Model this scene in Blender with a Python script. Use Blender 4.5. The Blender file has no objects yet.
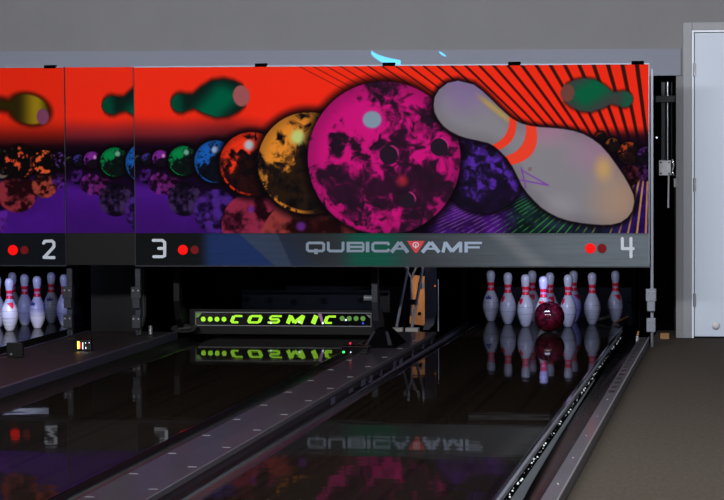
import bpy, bmesh, math, random
import numpy as np
from mathutils import Matrix, Vector

random.seed(7)
SC = bpy.context.scene
COL = SC.collection
R = math.radians
PI = math.pi

# ------------------------------------------------------------------ camera
cam_d = bpy.data.cameras.new('camera')
cam = bpy.data.objects.new('camera', cam_d)
COL.objects.link(cam)
yaw, pitch, roll = 0.1634, 0.0427, -0.0057
cam_pos = Vector((0, 0, 1.3023))
F_ = Vector((-math.sin(yaw)*math.cos(pitch), math.cos(yaw)*math.cos(pitch), -math.sin(pitch)))
R_ = Vector((math.cos(yaw), math.sin(yaw), 0))
U_ = R_.cross(F_)
R2 = R_*math.cos(roll) + U_*math.sin(roll)
U2 = -R_*math.sin(roll) + U_*math.cos(roll)
m = Matrix((R2, U2, -F_)).transposed().to_4x4()
m.translation = cam_pos
cam.matrix_world = m
cam_d.sensor_width = 36
cam_d.lens = 2394.06/724*36
cam_d.clip_start = 0.05
cam_d.clip_end = 200
SC.camera = cam

# ------------------------------------------------------------------ exposure, world, lights
SC.view_settings.view_transform = 'Standard'
SC.view_settings.look = 'None'
SC.view_settings.gamma = 1
SC.view_settings.use_curve_mapping = False
SC.view_settings.exposure = 0.0

w = bpy.data.worlds.new('world')
SC.world = w
w.use_nodes = True
w.node_tree.nodes['Background'].inputs[0].default_value = (0.55, 0.6, 0.75, 1)
w.node_tree.nodes['Background'].inputs[1].default_value = 0.02


def area(name, loc, target, sx, sy, power, color=(1, 1, 1), spread=180):
    d = bpy.data.lights.new(name, 'AREA')
    d.shape = 'RECTANGLE'
    d.size, d.size_y, d.energy, d.color = sx, sy, power, color
    d.spread = R(spread)
    o = bpy.data.objects.new(name, d)
    COL.objects.link(o)
    o.location = loc
    o.rotation_euler = (Vector(target)-Vector(loc)).to_track_quat('-Z', 'Y').to_euler()
    return o


# row of fittings on the ceiling above the approach, washing the masking units
area('ceiling_wash_light', (-2.4, 6.6, 3.6), (-2.4, 16, 0.6), 9, 0.5, 800, (1.0, 0.985, 1.0), spread=150)
# general house light, weak
area('house_light', (-0.5, 9.5, 3.65), (-0.5, 9.51, 0), 8, 9, 90, (0.95, 0.96, 1.0))

# ------------------------------------------------------------------ helpers


def lin(c):
    out = []
    for v in c[:3]:
        v = v/255.0
        out.append(v/12.92 if v <= 0.04045 else ((v+0.055)/1.055)**2.4)
    return tuple(out) + (1.0,)


def mat(name, rgb, rough=0.5, metal=0.0, spec=0.5, ior=None, var=0.0, scale=20, stretch=(1, 1, 1), emit=None, estr=0.0, bump=0.0, rgb2=None, rvar=0.0):
    m_ = bpy.data.materials.new(name)
    m_.use_nodes = True
    nt = m_.node_tree
    b = nt.nodes['Principled BSDF']
    c = lin(rgb)
    b.inputs['Base Color'].default_value = c
    b.inputs['Roughness'].default_value = rough
    b.inputs['Metallic'].default_value = metal
    b.inputs['Specular IOR Level'].default_value = spec
    if ior:
        b.inputs['IOR'].default_value = ior
    if emit:
        b.inputs['Emission Color'].default_value = lin(emit)
        b.inputs['Emission Strength'].default_value = estr
    if var or bump or rvar:
        tc = nt.nodes.new('ShaderNodeTexCoord')
        mp = nt.nodes.new('ShaderNodeMapping')
        mp.inputs['Scale'].default_value = stretch
        no = nt.nodes.new('ShaderNodeTexNoise')
        no.inputs['Scale'].default_value = scale
        no.inputs['Detail'].default_value = 5
        nt.links.new(tc.outputs['Object'], mp.inputs[0])
        nt.links.new(mp.outputs[0], no.inputs['Vector'])
        if var:
            cr = nt.nodes.new('ShaderNodeValToRGB')
            c2 = lin(rgb2) if rgb2 else tuple(v*(1+var) for v in c[:3]) + (1,)
            c1 = c if rgb2 else tuple(v*(1-var) for v in c[:3]) + (1,)
            cr.color_ramp.elements[0].position = 0.3
            cr.color_ramp.elements[1].position = 0.7
            cr.color_ramp.elements[0].color = c1
            cr.color_ramp.elements[1].color = c2
            nt.links.new(no.outputs['Fac'], cr.inputs[0])
            nt.links.new(cr.outputs[0], b.inputs['Base Color'])
        if rvar:
            mr = nt.nodes.new('ShaderNodeMapRange')
            mr.inputs['To Min'].default_value = max(0.0, rough-rvar)
            mr.inputs['To Max'].default_value = rough+rvar
            nt.links.new(no.outputs['Fac'], mr.inputs[0])
            nt.links.new(mr.outputs[0], b.inputs['Roughness'])
        if bump:
            bp = nt.nodes.new('ShaderNodeBump')
            bp.inputs['Strength'].default_value = bump
            bp.inputs['Distance'].default_value = 0.004
            nt.links.new(no.outputs['Fac'], bp.inputs['Height'])
            nt.links.new(bp.outputs[0], b.inputs['Normal'])
    return m_


def tag(o, label=None, cat=None, group=None, kind=None):
    if label:
        o['label'] = label
    if cat:
        o['category'] = cat
    if group:
        o['group'] = group
    if kind:
        o['kind'] = kind
    return o


def empty(name, loc=(0, 0, 0), rz=0, label=None, cat=None, group=None, kind=None):
    o = bpy.data.objects.new(name, None)
    o.empty_display_size = 0.05
    COL.objects.link(o)
    o.location = loc
    o.rotation_euler = (0, 0, rz)
    return tag(o, label, cat, group, kind)


def copy_tree(o, parent=None):
    c = o.copy()
    COL.objects.link(c)
    c.parent = parent
    for ch in [x for x in bpy.data.objects if x.parent == o]:
        copy_tree(ch, c)
    return c


class MB:
    """collects verts and faces; build() links them as ONE mesh object"""

    def __init__(self):
        self.v, self.f, self.s = [], [], []

    def add(self, vs, fs, smooth=False):
        n = len(self.v)
        self.v += [tuple(p) for p in vs]
        self.f += [tuple(i+n for i in f) for f in fs]
        self.s += [smooth]*len(fs)
        return self

    def box(self, x0, x1, y0, y1, z0, z1, bev=0.0):
        if bev <= 0:
            vs = [(x, y, z) for x in (x0, x1) for y in (y0, y1) for z in (z0, z1)]
            fs = [(0, 1, 3, 2), (4, 6, 7, 5), (0, 4, 5, 1), (2, 3, 7, 6), (0, 2, 6, 4), (1, 5, 7, 3)]
            return self.add(vs, fs)
        bm = bmesh.new()
        bmesh.ops.create_cube(bm, size=1)
        for vv in bm.verts:
            vv.co = Vector(((x0+x1)/2+vv.co.x*(x1-x0), (y0+y1)/2+vv.co.y*(y1-y0), (z0+z1)/2+vv.co.z*(z1-z0)))
        bmesh.ops.bevel(bm, geom=bm.edges[:], offset=bev, segments=2, affect='EDGES', profile=0.5)
        bm.verts.index_update()
        self.add([vv.co[:] for vv in bm.verts], [[q.index for q in f.verts] for f in bm.faces])
        bm.free()
        return self

    def prism(self, poly, axis, a, b):
        """extrude a 2D polygon along axis ('x','y','z') between a and b"""
        n = len(poly)

        def P(p, t):
            return {'x': (t, p[0], p[1]), 'y': (p[0], t, p[1]), 'z': (p[0], p[1], t)}[axis]
        vs = [P(p, a) for p in poly] + [P(p, b) for p in poly]
        fs = [tuple(range(n)), tuple(range(2*n-1, n-1, -1))] + [(i, (i+1) % n, n+(i+1) % n, n+i) for i in range(n)]
        return self.add(vs, fs)

    def tube(self, pts, r, seg=10, caps=True):
        pts = [Vector(p) for p in pts]
        rings = []
        ref = None
        for i, p in enumerate(pts):
            d = (pts[min(i+1, len(pts)-1)]-pts[max(i-1, 0)]).normalized()
            if ref is None:
                ref = d.orthogonal().normalized()
            a = (ref - d*ref.dot(d)).normalized()
            ref = a
            b = d.cross(a)
            rr = r[i] if isinstance(r, (list, tuple)) else r
            rings.append([p+a*math.cos(t)*rr+b*math.sin(t)*rr for t in [2*PI*k/seg for k in range(seg)]])
        vs = [v for ring in rings for v in ring]
        fs = []
        for i in range(len(pts)-1):
            for k in range(seg):
                fs.append((i*seg+k, i*seg+(k+1) % seg, (i+1)*seg+(k+1) % seg, (i+1)*seg+k))
        self.add(vs, fs, True)
        if caps:
            n = len(rings)
            self.add(rings[0], [tuple(range(seg-1, -1, -1))])
            self.add(rings[-1], [tuple(range(seg))])
        return self

    def lathe(self, prof, seg=40, cx=0, cy=0, smooth=True):
        vs, fs = [], []
        for (r, z) in prof:
            for k in range(seg):
                t = 2*PI*k/seg
                vs.append((cx+r*math.cos(t), cy+r*math.sin(t), z))
        for i in range(len(prof)-1):
            for k in range(seg):
                fs.append((i*seg+k, i*seg+(k+1) % seg, (i+1)*seg+(k+1) % seg, (i+1)*seg+k))
        return self.add(vs, fs, smooth)

    def disc(self, c, r, axis='y', depth=0.004, seg=20):
        poly = [(c[0]+r*math.cos(2*PI*k/seg), c[2]+r*math.sin(2*PI*k/seg)) for k in range(seg)]
        return self.prism(poly, 'y', c[1]-depth, c[1])

    def build(self, name, material, parent=None, label=None, cat=None, group=None, kind=None):
        me = bpy.data.meshes.new(name)
        me.from_pydata(self.v, [], self.f)
        me.update()
        me.polygons.foreach_set('use_smooth', self.s)
        bm = bmesh.new()
        bm.from_mesh(me)
        bmesh.ops.recalc_face_normals(bm, faces=bm.faces[:])
        bm.to_mesh(me)
        bm.free()
        me.materials.append(material)
        o = bpy.data.objects.new(name, me)
        COL.objects.link(o)
        if parent is not None:
            o.parent = parent
            o.matrix_parent_inverse = Matrix.Identity(4)
        return tag(o, label, cat, group, kind)


# ------------------------------------------------------------------ materials
M = {}
M['wall'] = mat('wall_paint', (126, 127, 131), 0.85, var=0.03, scale=3, spec=0.2)
M['band'] = mat('bulkhead_paint', (128, 134, 150), 0.6, spec=0.25, var=0.02, scale=2)
M['casing'] = mat('casing_paint', (130, 134, 142), 0.45)
M['door'] = mat('door_paint', (196, 209, 226), 0.45, spec=0.3, var=0.02, scale=1.5)
M['doortrim'] = mat('door_trim_white', (225, 232, 245), 0.35)
M['floor'] = mat('approach_vinyl', (66, 61, 55), 0.85, spec=0.03, var=0.13, scale=60, stretch=(1, 0.3, 1))
M['black'] = mat('black_plastic', (12, 12, 14), 0.5, spec=0.15)
M['black_gloss'] = mat('black_gloss', (9, 9, 11), 0.12)
M['black_matt'] = mat('black_matt', (7, 7, 8), 0.9, spec=0.0)
M['darkgrey'] = mat('dark_grey_metal', (40, 42, 49), 0.5, metal=0.1, spec=0.25, var=0.2, scale=15)
M['cushion'] = mat('pit_cushion_cloth', (58, 60, 68), 0.9, var=0.15, scale=8)
M['steel'] = mat('dull_steel', (150, 152, 158), 0.4, metal=0.7, var=0.15, scale=30)
M['bright_steel'] = mat('bright_steel', (205, 208, 214), 0.25, metal=0.9)
M['alu'] = mat('aluminium_frame', (120, 126, 138), 0.4, metal=0.5)
M['capping'] = mat('capping_grey', (43, 41, 48), 0.5, spec=0.06, var=0.12, scale=12, stretch=(1, .2, 1), rvar=0.06)
M['capping_l'] = mat('capping_light_grey', (72, 70, 77), 0.5, spec=0.1, var=0.1, scale=12, stretch=(1, .2, 1))
M['walk'] = mat('division_walkway', (31, 27, 26), 0.5, spec=0.25, var=0.25, scale=25, stretch=(1, .2, 1))
M['walk_edge'] = mat('division_edge', (48, 46, 62), 0.35, spec=0.4)
M['gutter'] = mat('gutter_plastic', (13, 13, 16), 0.24, spec=0.45, rvar=0.06, var=0.2, scale=5, bump=0.25, stretch=(1, .25, 1))
M['gutter_dull'] = mat('worn_gutter_plastic', (11, 11, 13), 0.6, spec=0.2, var=0.2, scale=5)
M['gutter_side'] = mat('gutter_side_plastic', (30, 31, 36), 0.3, spec=0.5)
M['wood'] = mat('pine_board', (190, 124, 66), 0.5, var=0.25, scale=12, stretch=(3, 1, .4))
M['wood2'] = mat('offcut_wood', (140, 100, 50), 0.6, var=0.2, scale=12)
M['white_plastic'] = mat('white_plastic', (215, 215, 220), 0.4)
M['grey_plastic'] = mat('grey_plastic', (110, 112, 118), 0.4)
M['letter'] = mat('letter_print', (176, 190, 208), 0.5)
M['letter_w'] = mat('number_print', (190, 198, 208), 0.5)
M['logo_l'] = mat('logo_letter_print', (112, 128, 146), 0.5)
M['logo_r'] = mat('logo_letter_print_bright', (140, 158, 182), 0.5)
M['logored'] = mat('logo_red', (190, 22, 32), 0.5)
M['led_on'] = mat('led_lit', (60, 0, 0), 0.6, spec=0.1, emit=(255, 8, 4), estr=1.0)
M['led_off'] = mat('led_unlit', (112, 10, 16), 0.5, spec=0.1)
M['cosmic'] = mat('glowing_green', (150, 220, 20), 0.5, emit=(150, 215, 20), estr=0.6)
M['cosmic_dim'] = mat('dim_green', (80, 130, 40), 0.5, emit=(70, 120, 40), estr=0.4)
M['sign_black'] = mat('sign_black_glass', (6, 6, 8), 0.15)
M['pink'] = mat('mauve_sticker', (150, 100, 150), 0.5)
M['led_green'] = mat('green_indicator', (40, 220, 90), 0.4, emit=(40, 230, 100), estr=2.0)
M['led_red'] = mat('red_indicator', (220, 30, 40), 0.4, emit=(240, 20, 30), estr=1.0)
M['led_white'] = mat('white_indicator', (230, 240, 255), 0.4, emit=(220, 235, 255), estr=1.5)
M['led_blue'] = mat('blue_indicator', (30, 60, 240), 0.4, emit=(30, 60, 255), estr=1.0)
M['led_yellow'] = mat('yellow_indicator', (255, 230, 60), 0.4, emit=(255, 235, 90), estr=2.2)
M['led_orange'] = mat('orange_indicator', (230, 110, 40), 0.4, emit=(230, 100, 30), estr=0.6)
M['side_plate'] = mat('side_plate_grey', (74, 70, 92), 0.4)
M['patch'] = mat('brown_patch', (70, 46, 30), 0.6, var=0.2, scale=20)
M['tube'] = mat('grey_tube', (105, 108, 116), 0.45)
M['foot'] = mat('foot_plate_grey', (120, 118, 116), 0.6)
M['glint'] = mat('painted_glint_white', (245, 252, 255), 0.3)
M['slope_sheen'] = mat('slope_sheen_grey', (62, 66, 70), 0.4, metal=0.2, var=0.25, scale=6, stretch=(1, .3, 1))
M['lamp_glass'] = mat('lamp_diffuser', (220, 220, 225), 0.5, emit=(200, 205, 215), estr=0.16)


for _k in ('capping', 'capping_l'):
    _b = M[_k].node_tree.nodes['Principled BSDF']
    _b.inputs['Coat Weight'].default_value = 0.5
    _b.inputs['Coat Roughness'].default_value = 0.10
    _b.inputs['Coat IOR'].default_value = 1.12


def lane_mat():
    m_ = bpy.data.materials.new('lane_boards')
    m_.use_nodes = True
    nt = m_.node_tree
    b = nt.nodes['Principled BSDF']
    tc = nt.nodes.new('ShaderNodeTexCoord')
    sx = nt.nodes.new('ShaderNodeSeparateXYZ')
    nt.links.new(tc.outputs['Object'], sx.inputs[0])
    mu = nt.nodes.new('ShaderNodeMath'); mu.operation = 'MULTIPLY'; mu.inputs[1].default_value = 39/1.0668
    fl = nt.nodes.new('ShaderNodeMath'); fl.operation = 'FLOOR'
    wn = nt.nodes.new('ShaderNodeTexWhiteNoise'); wn.noise_dimensions = '1D'
    nt.links.new(sx.outputs[0], mu.inputs[0]); nt.links.new(mu.outputs[0], fl.inputs[0]); nt.links.new(fl.outputs[0], wn.inputs['W'])
    mp = nt.nodes.new('ShaderNodeMapping'); mp.inputs['Scale'].default_value = (60, 1.5, 1)
    no = nt.nodes.new('ShaderNodeTexNoise'); no.inputs['Scale'].default_value = 1; no.inputs['Detail'].default_value = 4
    nt.links.new(tc.outputs['Object'], mp.inputs[0]); nt.links.new(mp.outputs[0], no.inputs['Vector'])
    ad = nt.nodes.new('ShaderNodeMath'); ad.operation = 'ADD'
    nt.links.new(wn.outputs['Value'], ad.inputs[0]); nt.links.new(no.outputs['Fac'], ad.inputs[1])
    cr = nt.nodes.new('ShaderNodeValToRGB')
    cr.color_ramp.elements[0].position = 0.2; cr.color_ramp.elements[1].position = 1.6/2+.2
    cr.color_ramp.elements[0].color = lin((13, 10, 9)); cr.color_ramp.elements[1].color = lin((21, 17, 14))
    nt.links.new(ad.outputs[0], cr.inputs[0]); nt.links.new(cr.outputs[0], b.inputs['Base Color'])
    b.inputs['Roughness'].default_value = 0.035
    b.inputs['IOR'].default_value = 1.045
    # slow waviness across the boards
    mp2 = nt.nodes.new('ShaderNodeMapping'); mp2.inputs['Scale'].default_value = (3, 5, 1)
    n2 = nt.nodes.new('ShaderNodeTexNoise'); n2.inputs['Scale'].default_value = 1; n2.inputs['Detail'].default_value = 1
    nt.links.new(tc.outputs['Object'], mp2.inputs[0]); nt.links.new(mp2.outputs[0], n2.inputs['Vector'])
    bp = nt.nodes.new('ShaderNodeBump'); bp.inputs['Strength'].default_value = 0.25; bp.inputs['Distance'].default_value = 0.002
    nt.links.new(n2.outputs['Fac'], bp.inputs['Height']); nt.links.new(bp.outputs[0], b.inputs['Normal'])
    return m_


M['lane'] = lane_mat()


def art_mat():
    m_ = bpy.data.materials.new('printed_artwork')
    m_.use_nodes = True
    nt = m_.node_tree
    b = nt.nodes['Principled BSDF']
    a = nt.nodes.new('ShaderNodeVertexColor')
    a.layer_name = 'print'
    nt.links.new(a.outputs['Color'], b.inputs['Base Color'])
    b.inputs['Roughness'].default_value = 0.6
    b.inputs['Specular IOR Level'].default_value = 0.0
    return m_


M['art'] = art_mat()

# ------------------------------------------------------------------ setting
LN = {4: (-2.024, -0.964), 3: (-3.667, -2.607), 2: (-5.99, -4.93)}   # left and right edge of each lane
Y0, Y1 = 4.0, 18.25
MY = 15.55          # front plane of the masking units
WY = 16.35            # wall plane beside and above the machines

MB().box(-0.69, 3.2, 2.0, 17.5, -0.12, 0.0).build('floor', M['floor'], kind='structure')
MB().box(-9.5, -0.69, 2.0, 20, -0.30, -0.16).build('floor_underlay', M['black_matt'], kind='structure')
wb = MB()
wb.box(-9.5, -0.537, WY, WY+.12, 1.78, 3.7)
wb.box(-0.537, -0.485, WY, WY+.12, 0, 3.7)
wb.box(-0.485, 0.62, WY, WY+.12, 2.135, 3.7)
wb.box(0.62, 3.2, WY, WY+.12, 0, 3.7)
wb.build('wall_back', M['wall'], kind='structure')
MB().prism([(-9.5, 1.79), (-0.505, 1.778), (-0.505, 1.957), (-9.5, 2.03)], 'y', WY-.02, WY).build('trim_1', M['band'], kind='structure')
MB().box(-9.5, -0.40, 19.6, 19.7, -.3, 3.7).build('wall_rear', M['black_matt'], kind='structure')
MB().box(3.2, 3.32, 2.0, 17.5, 0, 3.7).build('wall_right', M['wall'], kind='structure')
MB().box(-9.5, 3.3, 2.0, 17.5, 3.7, 3.8).build('ceiling', M['wall'], kind='structure')

# door
dr = empty('door_1', (0.07, WY, 0), kind='structure')


def dloc(mb, *a, **k):
    return mb


b = MB()
for x0, x1, z0, z1 in ((-0.560, -0.500, 0, 2.135), (0.49, 0.55, 0, 2.135), (-0.500, 0.49, 2.08, 2.135)):
    b.box(x0, x1, -0.010, 0.05, z0, z1, 0.003)
b.build('door_casing', M['casing'], dr)
b = MB()
for x0, x1, z0, z1 in ((-0.500, -0.487, 0, 2.08), (0.477, 0.49, 0, 2.08), (-0.487, 0.477, 2.067, 2.08)):
    b.box(x0, x1, -0.016, 0.05, z0, z1, 0.002)
b.build('door_stop', M['doortrim'], dr)
MB().box(-0.482, 0.472, -0.015, 0.03, 0.012, 2.062, 0.002).build('door_panel', M['door'], dr)
for z in (0.259, 1.04, 1.814):
    h = MB()
    h.tube([(-0.484, -0.027, z-.045), (-0.484, -0.027, z+.045)], 0.008, 10)
    h.box(-0.484, -0.472, -0.022, -0.014, z-.04, z+.04)
    h.build('hinge', M['steel'], dr)
k = MB()
k.lathe([(0.0, 0.0), (0.024, 0.0), (0.027, 0.005), (0.026, 0.013), (0.017, 0.022), (0.0, 0.026)], 24)
kb = k.build('door_bumper', M['white_plastic'], dr)
kb.rotation_euler = (R(90), 0, 0)
kb.location = (-0.34, -0.016, 0.088)

# ------------------------------------------------------------------ lanes, gutters, divisions
lane_labels = {4: 'dark glossy lane with pins and ball at its end, nearest the white door',
               3: 'dark glossy lane in the middle that mirrors the lit green COSMIC sign',
               2: 'dark glossy lane on the far left, under the number 2 sign'}
for n, (a, b_) in LN.items():
    cx = (a+b_)/2
    r = empty('bowling_lane', (cx, 0, 0), label=lane_labels[n], cat='bowling lane', group='bowling lanes')
    hw = (b_-a)/2
    MB().box(-hw, hw, Y0, 16.35, -0.06, 0.0).build('lane_bed', M['lane'], r)
    MB().box(-hw, hw, 16.353, Y1, -0.06, 0.0).build('pin_deck', M['lane'], r)
    for s in (-1, 1):
        MB().box(min(s*hw, s*(hw+.006)), max(s*hw, s*(hw+.006)), Y0, Y1, -0.07, 0.002).build('edge_strip', M['black_gloss'], r)


def gutter(x0, x1, label, m_='gutter'):
    """half round channel between x0 and x1, running down the lane"""
    r = empty('gutter', ((x0+x1)/2, 0, 0), label=label, cat='gutter', group='lane gutters')
    hw = (x1-x0)/2
    n = 16
    dep = min(0.075, hw*0.9)
    vs, fs = [], []
    ys = np.linspace(Y0, 17.9, 60)
    for y in ys:
        for i in range(n+1):
            t = PI*i/n
            x = -hw*math.cos(t)
            z = -dep*math.sin(t)**0.8 - 0.002
            vs.append((x, y, z))
    for j in range(len(ys)-1):
        for i in range(n):
            fs.append((j*(n+1)+i, j*(n+1)+i+1, (j+1)*(n+1)+i+1, (j+1)*(n+1)+i))
    MB().add(vs, fs, True).build('channel', M[m_], r)
    return r, hw


g4, _ = gutter(LN[4][1]+.007, -0.757, 'glossy black gutter beside the beige floor, dotted with bright glints')
gutter(-2.148, LN[4][0]-.007, 'narrow black gutter between the grey divider and the lane with the ball')
gutter(LN[3][1]+.007, -2.403, 'black gutter between the green sign lane and the screwed grey divider')
gutter(-3.915, LN[3][0]-.007, 'black gutter between the wide brown division and the green sign lane', 'gutter_dull')
gutter(LN[2][1]+.007, -4.565, 'black gutter between the far left lane and the brown division', 'gutter_dull')

# lip rail, painted glints and sheen of the right gutter (parts of that gutter)
GX = (LN[4][1]+.007-0.757)/2
q0 = -0.935-GX
MB().prism([(q0-.018, -0.05), (q0-.018, 0.010), (q0-.004, 0.013), (q0, 0.010), (q0, -0.05)], 'y', Y0, 17.2).build('lip_rail', M['black_gloss'], g4)
MB().prism([(q0, -0.05), (q0, 0.010), (q0+.007, 0.008), (q0+.009, -0.012), (q0+.007, -0.05)], 'y', Y0, 16.9).build('rail_face', M['alu'], g4)
MB().prism([(q0+.007, -0.05), (q0+.009, -.006), (q0+.026, -0.014), (q0+.028, -0.05)], 'y', Y0, 16.9).build('rail_ledge', M['black_matt'], g4)
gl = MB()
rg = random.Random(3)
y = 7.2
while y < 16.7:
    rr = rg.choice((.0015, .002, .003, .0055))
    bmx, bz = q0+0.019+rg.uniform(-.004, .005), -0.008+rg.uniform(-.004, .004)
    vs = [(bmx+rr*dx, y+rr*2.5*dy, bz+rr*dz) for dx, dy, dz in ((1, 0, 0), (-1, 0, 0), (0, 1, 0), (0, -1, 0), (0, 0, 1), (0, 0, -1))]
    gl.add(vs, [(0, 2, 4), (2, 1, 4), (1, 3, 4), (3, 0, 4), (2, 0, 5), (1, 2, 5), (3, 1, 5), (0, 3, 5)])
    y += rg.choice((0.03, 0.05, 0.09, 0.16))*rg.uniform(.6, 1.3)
gl.build('painted_glint', M['glint'], g4, kind='stuff')  # white flecks paint the specular sparkle along the rail
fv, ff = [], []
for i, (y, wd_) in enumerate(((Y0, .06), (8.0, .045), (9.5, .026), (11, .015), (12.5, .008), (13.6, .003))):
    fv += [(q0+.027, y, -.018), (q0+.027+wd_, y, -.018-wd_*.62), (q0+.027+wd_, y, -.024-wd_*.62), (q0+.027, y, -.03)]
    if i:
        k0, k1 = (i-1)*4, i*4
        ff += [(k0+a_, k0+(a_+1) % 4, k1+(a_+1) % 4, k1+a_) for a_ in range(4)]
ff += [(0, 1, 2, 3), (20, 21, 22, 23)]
MB().add(fv, ff).build('painted_sheen', M['slope_sheen'], g4)  # tapered grey strip paints the door's reflection on the gutter slope

# capping right of lane 4
r = empty('lane_capping', (-0.722, 0, 0), label='narrow grey capping strip between the right gutter and beige floor', cat='capping')
MB().box(-0.034, 0.030, Y0, 15.75, -0.08, 0.05, 0.003).build('cap_body', M['capping_l'], r)
MB().box(0.024, 0.031, Y0, 15.75, 0.046, 0.054, 0.002).build('edge_bead', M['steel'], r)
vt = []
y = 12.2
while y < 15.6:
    MB().box(-0.020, 0.008, y, y+.085, 0.0495, 0.0515).build('vent_slot', M['black'], r)
    y += 0.23
for y in np.arange(8.1, 12, 0.75):
    MB().lathe([(0.0, 0.0528), (0.003, 0.0525), (0.0045, 0.0498)], 10, -0.004, float(y)).build('screw', M['bright_steel'], r)

# divider between lanes 3 and 4
r = empty('lane_divider', (-2.275, 0, 0), label='long grey divider with rows of small screws, reflecting purple and red', cat='lane divider')
MB().prism([(-0.128, -0.08), (-0.128, 0.044), (-0.120, 0.05), (0.116, 0.05), (0.124, 0.046), (0.124, -0.08)], 'y', Y0, 16.08).build('cap_body', M['capping'], r)
MB().box(0.1235, 0.130, Y0, 16.1, 0.030, 0.052).build('edge_trim', M['capping_l'], r)
for y in np.arange(8.3, 15.6, 0.62):
    for sx_, dy in ((-0.095, 0), (0.085, 0.22)):
        MB().box(sx_-.017, sx_+.017, float(y)+dy, float(y)+dy+.012, .0495, .0515).build('screw_slot', M['grey_plastic'], r)
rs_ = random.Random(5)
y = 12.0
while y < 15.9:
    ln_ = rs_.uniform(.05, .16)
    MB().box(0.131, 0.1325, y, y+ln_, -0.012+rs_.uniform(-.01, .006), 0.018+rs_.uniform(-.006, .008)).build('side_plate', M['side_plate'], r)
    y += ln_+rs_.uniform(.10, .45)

# division between lanes 2 and 3
r = empty('lane_division', (-4.24, 0, 0), label='wide brown walkway division between the far left and green sign lanes', cat='lane divider')
MB().box(-0.300, 0.292, Y0, 15.98, -0.08, 0.046).build('walkway', M['walk'], r)
MB().box(0.292, 0.322, Y0, 15.98, -0.08, 0.050, 0.004).build('edge_trim', M['walk_edge'], r)
MB().box(-0.322, -0.300, Y0, 15.98, -0.08, 0.052).build('edge_rail', M['walk_edge'], r)
for y in (11.9, 12.6, 13.4, 13.9, 14.9, 15.3):
    MB().box(-0.27, -0.22, y, y+.05, 0.0462, 0.0470).build('repair_patch', M['patch'], r)

# ------------------------------------------------------------------ numpy artwork


def srgb2lin(a):
    a = np.clip(a, 0, 255)/255.0
    return np.where(a <= 0.04045, a/12.92, ((a+0.055)/1.055)**2.4)


def vnoise(x, y, seed):
    rs = np.random.RandomState(seed)
    T = rs.rand(64, 64)
    xi = np.floor(x).astype(int)
    yi = np.floor(y).astype(int)
    fx, fy = x-xi, y-yi
    fx = fx*fx*(3-2*fx)
    fy = fy*fy*(3-2*fy)
    g = lambda i, j: T[(xi+i) % 64, (yi+j) % 64]
    return (g(0, 0)*(1-fx)+g(1, 0)*fx)*(1-fy)+(g(0, 1)*(1-fx)+g(1, 1)*fx)*fy


def fbm(x, y, seed, o=4):
    s, a, t = 0, 1.0, 0
    for i in range(o):
        s = s+a*vnoise(x*2**i+7.3*i, y*2**i+3.1*i, seed+i)
        t += a
        a *= 0.55
    return s/t


def sst(a, b, x):
    t = np.clip((x-a)/(b-a), 0, 1)
    return t*t*(3-2*t)


def over(img, al, col):
    al = al[..., None]
    return img*(1-al)+np.asarray(col, float)*al


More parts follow.
